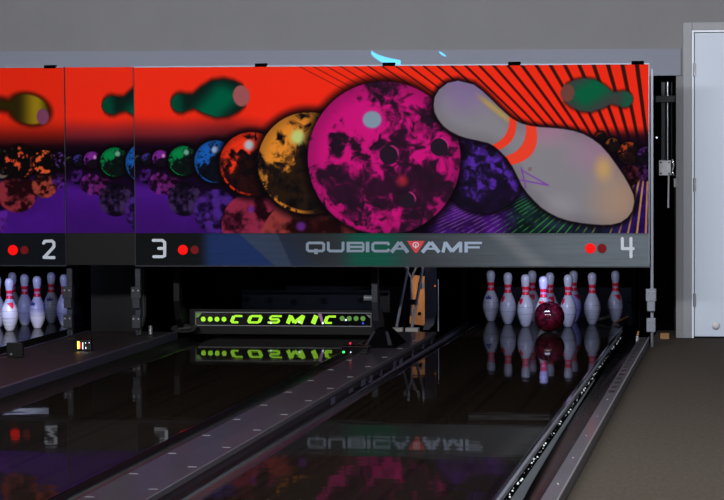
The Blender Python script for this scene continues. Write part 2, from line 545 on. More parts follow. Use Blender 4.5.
def art_main(x, y):
    """printed picture of the pair of lanes; x, y in units of the print"""
    H = np.zeros(x.shape+(3,))
    wob = (fbm(x/30, y/30, 5)-.5)
    red = np.array([243, 44, 24.])
    img = H+red
    img = over(img, 0.35*sst(95, 70, y)*1.0, (236, 50, 26))
    # black rays over the red
    t = (y-67)/188.7
    x0 = (x-661*t)/np.maximum(1-t, 0.05)
    ph = np.log1p((x0-301)*0.0022/13.6*1.0)/0.0022*1.0
    ph = np.where(x0 > 285, ph, 0.5)
    fr = np.abs(ph-np.round(ph))*14*(1-t)
    wd = np.interp(x0, [300, 420, 520, 660], [0.7, 1.45, 1.95, 2.1])*(1-t*.55)
    al = sst(0.5, -0.5, fr-wd)*sst(296, 300, x0)*0.9
    img = over(img, al, (34, 20, 20))
    # fall-off of the red into black
    edge = np.interp(x, [130, 180, 230, 300, 520, 560, 600, 650], [112, 114, 110, 120, 120, 128, 126, 128])
    fall = np.interp(x, [130, 250, 600], [42, 34, 22])
    img = over(img, sst(0, 1, (y-edge)/fall), (22, 10, 22))
    img = over(img, 0.35*sst(0, .5, (y-edge)/fall)*sst(1, .4, (y-edge)/fall)*sst(300, 160, x), (90, 40, 70))
    # purple floor
    fl = sst(160, 178, y)
    pur = np.stack([66+14*wob, 22+8*wob, 118+30*wob], -1)
    pur = pur*(0.85+0.25*sst(235, 180, y))[..., None]
    img = img*(1-fl[..., None])+pur*fl[..., None]
    img = over(img, 0.85*sst(200, 192, x)*0, (0, 0, 0))
    # dark horizon band under the row of balls
    img = over(img, 0.9*sst(132, 150, y)*sst(np.interp(x, [130, 200, 260, 300], [188, 205, 235, 260]), np.interp(x, [130, 200, 260, 300], [172, 188, 212, 235]), y)*sst(480, 440, x), (16, 8, 22))
    # converging coloured lines bottom right
    x1 = 648+(x-648)*95/np.maximum(y-135, 8)
    q = np.abs(x1/8.6-np.round(x1/8.6))*8.6*np.maximum(y-135, 8)/95
    reg = sst(195, 212, y+(x-440)*0.10)*sst(425, 445, x)
    base = np.stack([np.interp(x, [440, 500, 520, 600, 650], [72, 70, 26, 30, 60]),
                     np.interp(x, [440, 500, 520, 600, 650], [26, 24, 48, 34, 24]),
                     np.interp(x, [440, 500, 520, 600, 650], [122, 120, 48, 60, 130])], -1)
    base = base*(0.8+0.5*(fbm(x/12, y/9, 61)-.5)*2)[..., None]
    img = img*(1-reg[..., None])+base*reg[..., None]
    lc = np.stack([np.interp(x, [440, 490, 510, 570, 600, 650], [165, 150, 60, 90, 190, 210]),
                   np.interp(x, [440, 490, 510, 570, 600, 650], [120, 110, 165, 190, 165, 170]),
                   np.interp(x, [440, 490, 510, 570, 600, 650], [160, 150, 70, 60, 60, 70])], -1)
    al = (sst(0.9, 0.1, q-0.35)*reg*0.55*sst(.3, .55, fbm(x/9, y/9, 77)))[..., None]
    img = img*(1-al)+lc*al
    # right edge: dark with small speckled balls
    img = over(img, 0.8*sst(590, 606, x)*sst(126, 140, y)*sst(192, 178, y), (20, 10, 24))
    # steep gold lines along right edge
    al = sst(0.9, 0.1, q-0.35)*sst(612, 625, x)*sst(165, 180, y)*0.8
    img = over(img, al, (200, 140, 80))

    def ball(img, cx, cy, r, col, seed, hl=None, hcol=(200, 200, 215), ns=None, thr=0.47, dark=(14, 12, 16), halo=7, cut=1.0, rim=True, lo=0.0, shd=1.0, bias=None):
        dx, dy = (x-cx)/r, (y-cy)/r
        d = np.sqrt(dx*dx+dy*dy)
        if halo:
            img = over(img, 0.95*sst(r+halo, r*0.98, d*r), (12, 8, 12))
        ins = sst(0.5, -0.5, (d-1)*r)
        s = ns or r*0.34
        s = s*(.8 if r < 60 else 1)
        wx = fbm(x/s*.8+seed, y/s*.8, seed+60, 3)-.5
        wy = fbm(x/s*.8, y/s*.8+seed, seed+90, 3)-.5
        n = .7*fbm((x+wx*s*1.3)/s+seed, (y+wy*s*1.3)/s+seed*1.7, seed, 5)+.3*fbm((x+wx*s)/s*3.1, (y+wy*s)/s*3.1+seed, seed+17, 3)
        light = -0.46*shd*(0.5*dx+0.8*dy+0.16) - lo - .05*min(shd, 1)*1.6 + (bias if bias is not None else 0)
        bl = 0.12*sst(.25, .6, n)+0.88*sst(thr-.06, thr+0.15, n+light)**1.15
        edge_d = 1-0.25*sst(0.75, 1.0, d)
        c = np.asarray(dark, float)+(np.asarray(col, float)-dark)*(bl*edge_d)[..., None]
        if rim:
            rr = sst(0.90, 0.95, d)*sst(1.0, 0.965, d)*sst(-0.2, 0.5, dy)*sst(0.25, -0.3, dx)*sst(0.42, 0.5, fbm(x/4, y/4, seed+40))
            c = c+(np.asarray(col)*0.9-c)*rr[..., None]
        if hl:
            h = np.sqrt((x-hl[0])**2+(y-hl[1])**2)
            c = over(c, sst(hl[2]*1.8, hl[2]*0.55, h), hcol)
        return img*(1-ins[..., None])+c*ins[..., None]

    def refl(img, cx, cy, r, col, seed):
        d = np.sqrt((x-cx)**2+(y-cy)**2)/r
        n = fbm(x/(r*.35)+seed, y/(r*.35), seed, 4)
        c = np.asarray(col, float)*(0.25+0.85*sst(0.34, 0.68, n))[..., None]
        return img*(1-(0.93*sst(0.8, -0.8, (d-1)*r))[..., None])+c*(0.93*sst(0.8, -0.8, (d-1)*r))[..., None]
    # reflections
    img = refl(img, 146, 176, 8, (60, 25, 95), 1)
    img = refl(img, 159, 183, 11, (105, 35, 115), 2)
    img = refl(img, 171, 186, 10, (90, 28, 90), 13)
    img = refl(img, 184, 199, 17, (54, 38, 74), 3)
    img = refl(img, 215, 211, 22, (66, 34, 118), 4)
    img = refl(img, 252, 224, 31, (135, 38, 62), 5)
    img = refl(img, 309, 246, 50, (138, 52, 52), 6)
    for hx, hy, hr in ((251, 209, 5), (301, 226, 7)):
        img = over(img, 0.8*sst(hr, hr*.3, np.hypot(x-hx, y-hy)), (105, 45, 150))
    # balls, far to near
    img = ball(img, 137, 158, 3.5, (60, 60, 60), 21, halo=3, rim=False)
    img = ball(img, 146.5, 158.5, 6, (54, 46, 120), 22, halo=4, rim=False, lo=-.03)
    img = ball(img, 160, 158, 8.5, (122, 38, 146), 23, hl=(163, 155.5, 1.6), hcol=(205, 130, 195), halo=5, rim=False, lo=-.03)
    img = ball(img, 183, 160.5, 15, (8, 128, 66), 24, hl=(186, 152, 2.3), hcol=(110, 165, 145), halo=6, lo=.02)
    img = ball(img, 215.5, 161.5, 21.5, (26, 92, 180), 25, hl=(215, 149.5, 3), hcol=(150, 170, 215), halo=7, lo=.02)
    img = ball(img, 251.5, 164, 32, (240, 52, 24), 26, hl=(249.4, 145, 4.2), hcol=(180, 180, 190), halo=9, lo=.04)
    img = ball(img, 309, 163.5, 51, (228, 138, 44), 27, hl=(298.5, 137, 6), hcol=(190, 205, 120), halo=11, lo=.06)
    # dark purple ball behind the large pin
    img = ball(img, 484, 172, 41, (84, 44, 165), 31, halo=6, dark=(22, 16, 30), rim=False, thr=.50, ns=14, shd=.2)
    # small speckled balls on the right
    for cx, cy, rr, cc, sd in ((628, 154, 11, (170, 64, 30), 51), (645, 157, 9, (84, 38, 120), 52), (612, 146, 7, (130, 70, 30), 53), (600, 138, 5, (90, 34, 22), 54)):
        img = ball(img, cx, cy, rr, cc, sd, halo=3, rim=False, ns=4, thr=.55)
    for cx, cy, rr, cc, sd in ((630, 176, 10, (70, 26, 36), 55), (645, 174, 8, (60, 28, 76), 56)):
        img = refl(img, cx, cy, rr, cc, sd)
    # magenta ball
    img = ball(img, 384.7, 158.5, 76.3, (204, 22, 120), 33, halo=11, ns=16, thr=0.43, dark=(34, 20, 34), hl=None, shd=.22, bias=-0.13*np.exp(-((y-186)/15)**2)*sst(450, 420, x)-0.10*np.exp(-((x-405)/14)**2-((y-125)/34)**2)+0.07*sst(202, 214, y)+.05*sst(360, 330, x)*sst(175, 150, y))
    img = over(img, 0.7*sst(9, 1, np.hypot(x-403, y-181)), (190, 44, 56))
    img = over(img, sst(16, 8, np.hypot(x-373, y-120))*.9, (206, 30, 124))
    img = over(img, sst(10, 7, np.hypot((x-373)/1.1, y-120)), (128, 150, 168))
    for hx, hy, hr in ((389.6, 155.2, 9.5), (440, 147.5, 9), (408, 200, 8)):
        dd = np.hypot(x-hx, y-hy)
        img = over(img, sst(hr+.5, hr-.7, dd), (38, 26, 40))
        img = over(img, 0.7*sst(1.2, .2, np.abs(dd-hr))*sst(0, 4, x-hx)*sst(4, -2, y-hy), (235, 60, 150))

    def soft_pin(img, ax, ay, bx, by, L, col, dark, basec, rb, seed, stripes=False, halo=6):
        """head at (ax,ay), base centre at (bx,by)"""
        ux, uy = bx-ax, by-ay
        ln = math.hypot(ux, uy)
        ux, uy = ux/ln, uy/ln
        tt = ((x-ax)*ux+(y-ay)*uy)/ln
        ss = -(x-ax)*uy+(y-ay)*ux
        prof = np.interp(tt, [-0.16, -0.12, -0.05, 0.03, 0.12, 0.22, 0.36, 0.55, 0.75, 0.92, 1.05, 1.10], [0, .28, .46, .50, .40, .36, .68, .98, 1.0, .80, .5, 0])*L
        prof = np.where((tt < -0.16) | (tt > 1.12), -8, prof)
        sd = np.abs(ss)-prof
        img = over(img, sst(halo, -1.5, sd)*sst(-.32, -.12, tt)*sst(1.25, 1.0, tt)*.92, (36, 16, 14))
        ins = sst(1.6, -1.6, sd)*sst(-.18, -.13, tt)*sst(1.14, 1.08, tt)
        sh = sst(0.15, 0.6, tt+0.35*ss/L)*sst(1.25, 0.8, tt+.4*np.abs(ss)/L)*.9+0.6*sst(.12, -.05, tt)
        c = np.asarray(dark, float)+(np.asarray(col, float)-dark)*np.clip(sh, 0, 1)[..., None]
        img = img*(1-ins[..., None])+c*ins[..., None]
        e = np.sqrt(((x-bx)*ux+(y-by)*uy)**2/(rb*.8)**2+((-(x-bx)*uy+(y-by)*ux)/rb)**2)
        img = over(img, sst(1.12, .9, e), basec)
        return img
    img = soft_pin(img, 180, 102.5, 242, 95.7, 18.5, (0, 96, 64), (14, 32, 28), (158, 84, 86), 10.5, 3)
    img = soft_pin(img, 624, 101, 567.5, 94.5, 16.5, (8, 98, 62), (60, 64, 62), (112, 66, 60), 8.5, 4, halo=4)
    # ------- large pin
    P = np.array([(459, 81.8), (474.4, 85.7), (483, 92), (491.4, 100), (500, 108.5), (508.4, 116.3), (515, 121), (522, 124.5), (530, 126.6), (539, 128), (551, 128.8), (562.8, 130), (573, 131.8), (583, 135), (592, 140), (600, 146), (609, 156), (617, 167.3), (623.5, 177), (629, 187), (632.6, 195), (633.5, 202), (631.5, 211), (627, 217.5), (620, 222.2), (611, 224.6), (602, 224.8), (592, 224.2), (580, 222.8), (567.7, 220.5), (558, 217.3), (549.4, 213), (541, 207.5), (534.2, 200.8), (527.5, 193.5), (522, 185.6), (517.5, 176.5), (513, 167.4), (507.5, 159), (500.8, 152), (495, 147), (488.6, 143.6), (478, 141), (467.6, 138.8), (459, 136), (450.6, 131.6), (444, 126.5), (438.7, 119.7), (435.4, 113), (434.6, 106), (435.6, 98), (440, 90.5), (448.5, 84)])
    inside = np.zeros(x.shape, bool)
    dist = np.full(x.shape, 1e9)
    N = len(P)
    for i in range(N):
        x1_, y1_ = P[i]
        x2_, y2_ = P[(i+1) % N]
        c = ((y1_ > y) != (y2_ > y))
        with np.errstate(divide='ignore', invalid='ignore'):
            xi = (x2_-x1_)*(y-y1_)/(y2_-y1_ if y2_ != y1_ else 1e-9)+x1_
        inside ^= c & (x < xi)
        ex, ey = x2_-x1_, y2_-y1_
        tt = np.clip(((x-x1_)*ex+(y-y1_)*ey)/(ex*ex+ey*ey), 0, 1)
        dist = np.minimum(dist, np.hypot(x-x1_-tt*ex, y-y1_-tt*ey))
    sd = np.where(inside, -dist, dist)
    img = over(img, 0.95*sst(7, 0, sd), (16, 10, 16))
    c = np.zeros(x.shape+(3,))+np.array([134, 132, 138.])
    c = over(c, 0.45*sst(14, 0, -sd), (106, 98, 106))
    c = over(c, 0.6*sst(44, 6, np.hypot(x-466, y-86)), (128, 98, 158))
    c = over(c, 0.65*sst(36, 4, np.hypot((x-548), (y-130)*1.4)), (176, 122, 150))
    c = over(c, 0.5*sst(50, 4, np.hypot((x-598), (y-150)*1.2)), (170, 116, 150))
    c = over(c, 0.55*sst(46, 4, np.hypot((x-620), (y-200)*.9)), (188, 142, 104))
    dd = np.abs((x-478)*0.62-(y-96)*0.78)
    c = over(c, 0.75*sst(5, 0, dd)*sst(30, 8, np.hypot(x-496, y-111)), (196, 158, 76))
    c = over(c, 0.75*sst(14, 1, np.hypot((x-603), (y-169)*.7)), (206, 164, 92))
    c = over(c, 0.3*sst(26, 2, np.hypot(x-560, (y-206)*1.3)), (170, 165, 170))
    # neck bands
    ux, uy = .83, .558
    ta = (x-459)*ux+(y-104.5)*uy
    sa = -(x-459)*uy+(y-104.5)*ux
    b1 = ta-(60.3-5*(sa/15)**2)
    b2 = ta-(82-8*((sa+1)/19)**2)
    c = over(c, sst(4.6, 3.8, np.abs(b1)), (236, 62, 40))
    c = over(c, sst(7.0, 6.2, np.abs(b2)), (238, 66, 44))
    # drawn mark and speck
    for (ax, ay, bx, by) in ((521.5, 170.5, 548, 185.5), (548, 185.5, 518.5, 180), (521.5, 168, 526, 188)):
        ex, ey = bx-ax, by-ay
        tt = np.clip(((x-ax)*ex+(y-ay)*ey)/(ex*ex+ey*ey), 0, 1)
        c = over(c, 0.85*sst(1.1, .4, np.hypot(x-ax-tt*ex, y-ay-tt*ey)), (122, 62, 168))
    c = over(c, 0.8*sst(2.6, 1.6, np.hypot(x-530, y-169.5)), (118, 100, 92))
    ins = sst(0.6, -0.6, sd)
    img = img*(1-ins[..., None])+c*ins[..., None]
    return img


def art_side(x, y):
    """right-hand end of the neighbouring picture"""
    H = np.zeros(x.shape+(3,))
    img = H+np.array([240, 44, 22.])
    img = over(img, sst(112, 152, y), (24, 10, 18))
    fl = sst(168, 182, y)
    wob = fbm(x/30, y/20, 9)-.5
    img = img*(1-fl[..., None])+np.stack([66+20*wob, 22+8*wob, 122+40*wob], -1)*fl[..., None]
    # refl balls
    for cx, cy, r, col, sd in ((-30, 215, 34, (70, 26, 110), 70), (14, 192, 20, (104, 34, 38), 71), (42, 184, 13, (120, 48, 36), 72), (58, 178, 9, (60, 26, 90), 73)):
        d = np.hypot(x-cx, y-cy)
        n = fbm(x/(r*.35)+sd, y/(r*.35), sd, 4)
        c = np.asarray(col, float)*(0.3+1.1*sst(.36, .62, n))[..., None]
        al = (sst(.8, -.8, d-r)*.95)[..., None]
        img = img*(1-al)+c*al
    img = over(img, .92*sst(138, 150, y)*sst(182, 168, y), (14, 8, 14))
    for cx, cy, r, col, sd in ((-34, 160, 26, (60, 120, 90), 80), (-4, 162, 15, (110, 100, 90), 84), (17, 160, 16, (232, 84, 48), 81), (42, 160, 12, (228, 96, 44), 82), (58, 158, 8, (110, 60, 160), 83), (-90, 160, 40, (150, 60, 180), 86), (-180, 158, 60, (40, 120, 200), 87), (-300, 150, 80, (20, 150, 90), 88)):
        d = np.hypot(x-cx, y-cy)
        n = fbm(x/(r*.26)+sd, y/(r*.3), sd, 4)
        img = over(img, .9*sst(r+5, r, d), (14, 9, 12))
        c = np.array([15, 12, 14.])+(np.asarray(col, float)-15)*sst(.53, .66, n)[..., None]
        al = sst(.6, -.6, d-r)[..., None]
        img = img*(1-al)+c*al
    # olive pin seen from its base
    sd = np.hypot((x-27), (y-106)*1.32+(x-27)*-.18)-20
    nk = np.maximum(np.abs(y-101-(x)*.18)-4.5, np.maximum(-(x+26), x-14))
    dd = np.minimum(sd, nk)
    hd = np.hypot(x+18, y-96)-9
    dd = np.minimum(dd, hd)
    img = over(img, sst(8, -1, dd)*.92, (40, 16, 8))
    ins = sst(2, -2, dd)
    c = np.array([44, 36, 10.])+(np.array([152, 124, 22.])-[44, 36, 10])*(sst(14, 34, x)*sst(50, 36, x))[..., None]
    img = img*(1-ins[..., None])+c*ins[..., None]
    img = over(img, sst(1.12, .9, np.sqrt(((x-41)/6.2)**2+((y-113.5)/8)**2)), (124, 66, 96))
    return img


def strip_print(x, y):
    H = np.zeros(x.shape+(3,))
    g = np.interp(x, [134, 200, 300, 420, 480, 560, 650], [22, 24, 44, 64, 82, 104, 110])
    img = np.stack([g*.92, g*1.0, g*1.07], -1)
    gx = x+(y-232)*0.0
    # angled blue and grey fields
    xl = x-(y-232)*0.95
    img = over(img, sst(196, 212, x)*sst(300, 240, xl), (32, 48, 90))
    img = over(img, 0.8*sst(236, 238, x-(y-232)*1.1)*sst(277, 276, x-(y-232)*.45), (56, 66, 82))
    img = over(img, 0.55*sst(276, 277, x-(y-232)*.45)*sst(320, 300, x), (40, 46, 58))
    img = over(img, 0.85*sst(332, 362, x)*sst(420, 380, x), (20, 84, 66))
    img = over(img, 0.4*sst(20, 0, np.abs(x-520-(y-250)*1.2)), (132, 134, 138))
    n = fbm(x/40, y/1.2, 91, 3)
    img = img*(0.93+0.14*n)[..., None]
    img = over(img, 0.35*sst(236, 232, y), (20, 20, 24))
    return img


def printed_panel(name, x0, x1, z0, z1, yp, fn, xmap, nx, nz, parent, gain=1.0, zl=None):
    X, Z = np.meshgrid(np.linspace(x0, x1, nx), np.linspace(z0, z1, nz))
    px, py = xmap(X, Z)
    zl = z1 if zl is None else zl
    Z = z0+(Z-z0)*(1+((zl-z1)/(z1-z0))*(x1-X)/(x1-x0))
    C = srgb2lin(fn(px, py))*gain
    V = np.stack([X, np.full_like(X, yp), Z], -1).reshape(-1, 3)
    idx = np.arange(nx*nz).reshape(nz, nx)
    Fq = np.stack([idx[:-1, :-1], idx[:-1, 1:], idx[1:, 1:], idx[1:, :-1]], -1).reshape(-1, 4)
    # solid board behind the print
    me = bpy.data.meshes.new(name)
    nv, nf = len(V), len(Fq)
    th = 0.012
    bv = np.array([(x0, yp, z0), (x1, yp, z0), (x1, yp, z1), (x0, yp, zl), (x0, yp+th, z0), (x1, yp+th, z0), (x1, yp+th, z1), (x0, yp+th, zl)])
    V2 = np.vstack([V, bv])
    bf = np.array([(4, 7, 6, 5), (0, 4, 5, 1), (3, 2, 6, 7), (0, 3, 7, 4), (1, 5, 6, 2)])+nv
    F2 = np.vstack([Fq, bf])
    me.vertices.add(len(V2))
    me.vertices.foreach_set('co', V2.ravel())
    me.loops.add(F2.size)
    me.loops.foreach_set('vertex_index', F2.ravel().astype(np.int32))
    me.polygons.add(len(F2))
    me.polygons.foreach_set('loop_start', np.arange(0, F2.size, 4, dtype=np.int32))
    me.update(calc_edges=True)
    at = me.color_attributes.new('print', 'FLOAT_COLOR', 'POINT')
    cc = np.ones((len(V2), 4))
    cc[:nv, :3] = np.clip(C.reshape(-1, 3), 0, 0.92)
    cc[nv:, :3] = 0.02
    at.data.foreach_set('color', cc.ravel().astype(np.float32))
    me.materials.append(M['art'])
    o = bpy.data.objects.new(name, me)
    COL.objects.link(o)
    o.parent = parent
    return o


def map_main(X, Z):
    u = (X+4.0981)/3.4139
    px = 134+514*u-11.5*u*(1-u)
    py = 66.5+(1.8305-Z)/(1.8305-0.7402)*166.5
    return px, py


def map_fill(X, Z):
    px, py = map_main(X, Z)
    return px+70, py


def stroke(pts, wd, closed=False, cap=0.0):
    """2D polyline to quads with mitred joins; returns list of quads"""
    P = [Vector(p) for p in pts]
    n = len(P)
    L, Rr = [], []
    for i in range(n):
        if closed:
            a, b, c = P[i-1], P[i], P[(i+1) % n]
        else:
            a, b, c = P[max(i-1, 0)], P[i], P[min(i+1, n-1)]
        d1 = (b-a).normalized() if (b-a).length > 1e-9 else (c-b).normalized()
        d2 = (c-b).normalized() if (c-b).length > 1e-9 else d1
        n1 = Vector((-d1.y, d1.x))
        n2 = Vector((-d2.y, d2.x))
        mm = (n1+n2)
        mm = mm.normalized() if mm.length > 1e-6 else n1
        k_ = min(1/max(mm.dot(n1), 0.35), 2.2)
        L.append(b+mm*wd/2*k_)
        Rr.append(b-mm*wd/2*k_)
    q = []
    for i in range(n if closed else n-1):
        j = (i+1) % n
        q.append([L[i], L[j], Rr[j], Rr[i]])
    return q


def lettering(name, quads, yfront, th, material, parent, tf):
    mb = MB()
    for i_, q in enumerate(quads):
        mb.prism([tf(*p) for p in q], 'y', yfront-th-i_*0.00012, yfront)
    return mb.build(name, material, parent)


def round_stroke(pts, wd):
    """quads plus round joints"""
    out = []
    for a, b in zip(pts[:-1], pts[1:]):
        out += stroke([a, b], wd)
    for p in pts:
        out.append([Vector((p[0]+wd/2*math.cos(2*PI*k/14), p[1]+wd/2*math.sin(2*PI*k/14))) for k in range(14)])
    return out


def px2w(x, y):
    """print units of the strip to metres on the front plane"""
    # inverse of map_main by iteration
    u = (x-134)/514
    for _ in range(6):
        u = (x-134+11.5*u*(1-u))/514
    X = -4.0981+3.4139*u
    Z = 1.8305-(y-66.5)/166.5*(1.8305-0.7402)
    return (X, Z)


NUM = {'2': [(40.8, 243.3), (41.8, 241.4), (49.2, 241.0), (51.2, 243), (51.2, 247), (41.0, 258.0), (51.3, 258.2)],
       '3': [(152.2, 240.4), (161.2, 240.4), (163.6, 242.5), (163.6, 256), (161.2, 257.0), (152.6, 257.0)],
       '3b': [(157.6, 248.6), (163.6, 248.6)],
       '4': [(621.7, 238.2), (621.7, 248.2), (632.4, 248.2)],
       '4b': [(630.2, 238.2), (630.2, 256.2)]}

YS = MY-0.006   # face of the number strip


def masking_unit(cx_label, x0, x1, strip_fn):
    r = empty('masking_unit', (0, 0, 0), label=cx_label, cat='bowling sign', group='masking units over the pins')
    return r


# pair 3-4
mu = empty('masking_unit', label='long printed panel with magenta ball, large white pin, numbers 3 and 4', cat='bowling sign', group='masking panels')
printed_panel('picture_panel', -4.0981, -0.6861, 0.7402, 1.8305, MY, art_main, map_main, 900, 290, mu, 0.93, zl=1.8472)
so = printed_panel('number_strip', -4.0981, -0.6861, 0.5249, 0.7402, YS, strip_print, map_main, 520, 30, mu, 1.0)
lettering('number_three', round_stroke(NUM['3'], 3.0)+round_stroke(NUM['3b'], 3.0), YS, .003, M['letter_w'], mu, px2w)
lettering('number_four', round_stroke(NUM['4'], 3.0)+round_stroke(NUM['4b'], 3.0), YS, .003, M['letter_w'], mu, px2w)


def led(px_, py_, r_, material, parent, off=(0, 0)):
    X, Z = px2w(px_, py_)
    mb = MB()
    mb.disc((X, YS, Z), r_, depth=.006)
    return mb.build('indicator_light', material, parent)


led(182, 250, .033, M['led_on'], mu)
led(194, 250, .028, M['led_off'], mu)
led(590, 248, .033, M['led_on'], mu)
led(601.5, 248, .030, M['led_off'], mu)


def lg(pts, ox, s=7.24):
    return [(ox+p[0]/s, 235+p[1]/s) for p in pts]


T_, B_ = 57, 116


def glyph_box(x0, x1, kind):
    h = 12
    if kind == 'O':
        return stroke([(x0+h+12, T_), (x1-h-12, T_), (x1-h, T_+10), (x1-h, B_-10), (x1-h-12, B_), (x0+h+12, B_), (x0+h, B_-10), (x0+h, T_+10)], 19, closed=True)
    if kind == 'U':
        return stroke([(x0+h, T_-9), (x0+h, B_-10), (x0+h+12, B_), (x1-h-12, B_), (x1-h, B_-10), (x1-h, T_-9)], 20)
    if kind == 'C':
        return stroke([(x1, T_+16), (x1-10, T_), (x0+h+14, T_), (x0+h, T_+11), (x0+h, B_-11), (x0+h+14, B_), (x1-10, B_), (x1, B_-16)], 19)
    if kind == 'I':
        return stroke([(x0+h, T_-9), (x0+h, B_+9)], 25)
    if kind == 'B':
        return (stroke([(x0+h, T_-9), (x0+h, B_+9)], 24) + stroke([(x0+20, T_), (x1-16, T_), (x1-9, T_+8), (x1-9, 80), (x1-14, 86), (x0+20, 86)], 17)
                + stroke([(x1-20, 86), (x1-10, 91), (x1-9, B_-8), (x1-16, B_), (x0+20, B_)], 18))
    if kind == 'A':
        mx = (x0+x1)/2
        return stroke([(x0+13, B_+9), (mx-2, T_-6)], 26) + stroke([(mx+2, T_-6), (x1-13, B_+9)], 26) + stroke([(x0+36, 98), (x1-36, 98)], 14)
    if kind == 'M':
        mx = (x0+x1)/2
        return (stroke([(x0+10, B_+9), (x0+28, T_-8)], 22) + stroke([(x0+28, T_-4), (mx, B_+2)], 26) + stroke([(mx, B_+2), (x1-12, T_-4)], 26)
                + stroke([(x1-12, T_-9), (x1-12, B_+9)], 23))
    if kind == 'F':
        return stroke([(x0+12, T_-9), (x0+12, B_+9)], 24) + stroke([(x0+20, T_-1), (x1, T_-1)], 17) + stroke([(x0+20, 88), (x1-16, 88)], 15)


def put(quads, ox):
    return [[Vector((ox+p[0]/7.24, 235+p[1]/7.24)) for p in q] for q in quads]


for nm, x0, x1, kd in (('letter_q', 42, 186, 'O'), ('letter_u', 195, 326, 'U'), ('letter_b', 340, 470, 'B'), ('letter_i', 480, 505, 'I'), ('letter_c', 518, 648, 'C')):
    q = glyph_box(x0, x1, kd)
    if nm == 'letter_q':
        q += stroke([(117, 100), (117, 139)], 25)
    lettering(nm, put(q, 300), YS, .0025, M['logo_l'], mu, px2w)
lettering('letter_a', put(glyph_box(0, 146, 'A'), 390), YS, .0025, M['logo_l'], mu, px2w)
for nm, x0, x1, kd in (('letter_a', 224, 372, 'A'), ('letter_m', 376, 526, 'M'), ('letter_f', 542, 668, 'F')):
    lettering(nm, put(glyph_box(x0, x1, kd), 390), YS, .0025, M['logo_r'], mu, px2w)
em = lettering('emblem', put([[(128, 42), (255, 42), (204, 122), (192, 130), (180, 122)]], 390), YS, .0025, M['logored'], mu, px2w)
ring = stroke([(190+20*math.cos(2*PI*k/16), 70+17*math.sin(2*PI*k/16)) for k in range(16)], 6, closed=True) + stroke([(190, 66), (190, 96)], 7)
lettering('emblem_ring', put(ring, 390), YS-.0025, .0015, M['letter_w'], em, px2w)
# frame strips and clips
MB().box(-4.1010, -0.6832, MY-.004, MY+.03, 0.5170, 0.5259).build('bottom_rail', M['darkgrey'], mu)
MB().prism([(-4.1010, 1.8452), (-0.6832, 1.8286), (-0.6832, 1.8364), (-4.1010, 1.8530)], 'y', MY-.005, MY+.03).build('top_rail', M['alu'], mu)
MB().box(-0.6861, -0.6812, MY-.004, MY+.03, 0.5170, 1.8384).build('side_rail', M['alu'], mu)
MB().box(-4.1029, -4.0981, MY-.006, MY+.03, 0.5170, 1.8521).build('side_rail', M['darkgrey'], mu)
for px_ in (262, 390, 515, 637):
    X, _ = px2w(px_, 66)
    zc = 1.8286+.017*(-0.6832-X)/3.4159
    MB().box(X-.04, X+.04, MY-.012, MY+.03, zc, zc+.022, .003).build('clip', M['black_matt'], mu)

# filler panel
mf = empty('masking_filler', label='narrow printed panel between the number 2 and number 3 panels', cat='bowling sign', group='masking panels')
printed_panel('picture_panel', -4.5786, -4.1069, 0.7402, 1.8491, MY+.012, art_main, map_fill, 150, 290, mf, 0.9, zl=1.8521)
MB().box(-4.5786, -4.1069, MY+.012, MY+.03, 0.5249, 0.7392).build('blank_strip', M['black'], mf)

# pair 1-2
m2 = empty('masking_unit', label='printed panel with olive bowling pin above the number 2', cat='bowling sign', group='masking panels')


printed_panel('picture_panel', -7.9964, -4.5835, 0.7402, 1.8521, MY, art_side, map_main, 620, 220, m2, 0.85, zl=1.8726)


def strip_dark(x, y):
    n = fbm(x/40, y/1.2, 93, 3)
    return np.stack([16+6*n, 19+6*n, 24+7*n], -1)


printed_panel('number_strip', -7.9964, -4.5835, 0.5249, 0.7402, YS, strip_dark, map_main, 120, 20, m2, 1.0)
lettering('number_two', round_stroke(NUM['2'], 3.0), YS, .003, M['letter_w'], m2, px2w)
led(9.4, 250.5, .034, M['led_on'], m2)
led(21.2, 250.5, .028, M['led_off'], m2)
MB().box(-7.9964, -4.5806, MY-.004, MY+.03, 0.5170, 0.5259).build('bottom_rail', M['darkgrey'], m2)
MB().prism([(-7.9964, 1.8716), (-4.5806, 1.8501), (-4.5806, 1.8560), (-7.9964, 1.8775)], 'y', MY-.005, MY+.03).build('top_rail', M['alu'], m2)
MB().box(-4.5825, -4.5786, MY-.004, MY+.03, 0.5170, 1.8540).build('side_rail', M['darkgrey'], m2)
X, _ = px2w(49, 66)
MB().box(X-.04, X+.04, MY-.012, MY+.03, 1.8482, 1.8677, .003).build('clip', M['black_matt'], m2)

# ------------------------------------------------------------------ support posts


def post(x, label, bright=True, z0=0.0, hw=.018):
    r = empty('support_post', (x, MY+.02, 0), label=label, cat='post', group='masking support posts')
    mt = M['alu'] if bright else M['darkgrey']
    MB().box(-hw, hw, 0.012, 0.05, z0, 1.80 if bright else .5, 0.002).build('upright', mt, r)
    MB().box(-0.038, 0.028, -0.025, 0.012, 0.30, 0.38, 0.003).build('clamp', mt, r)
    MB().box(-0.030, 0.020, -0.022, 0.012, 0.235, 0.30, 0.002).build('bracket', mt, r)
    MB().box(-0.034, 0.024, -0.022, 0.012, 0.10, 0.19, 0.003).build('clamp', mt, r)
    for z in (0.34, 0.15):
        for sx_ in (-.022, .012):
            MB().disc((sx_, -0.025 if z > .2 else -.022, z+.015), .006, depth=.005, seg=8).build('bolt', M['bright_steel'] if bright else M['steel'], r)
    MB().tube([(0, -0.005, z0), (0, -0.005, 0.11)], .006, 8).build('foot_rod', mt, r)
    return r


post(-0.667, 'silver bracketed post at the right end of the big panel', hw=.009)
post(-4.096, 'dark bracketed post under the left end of the number 3 panel', False, z0=.054)
post(-4.571, 'dark bracketed post beside the pins under the number 2 panel', False)

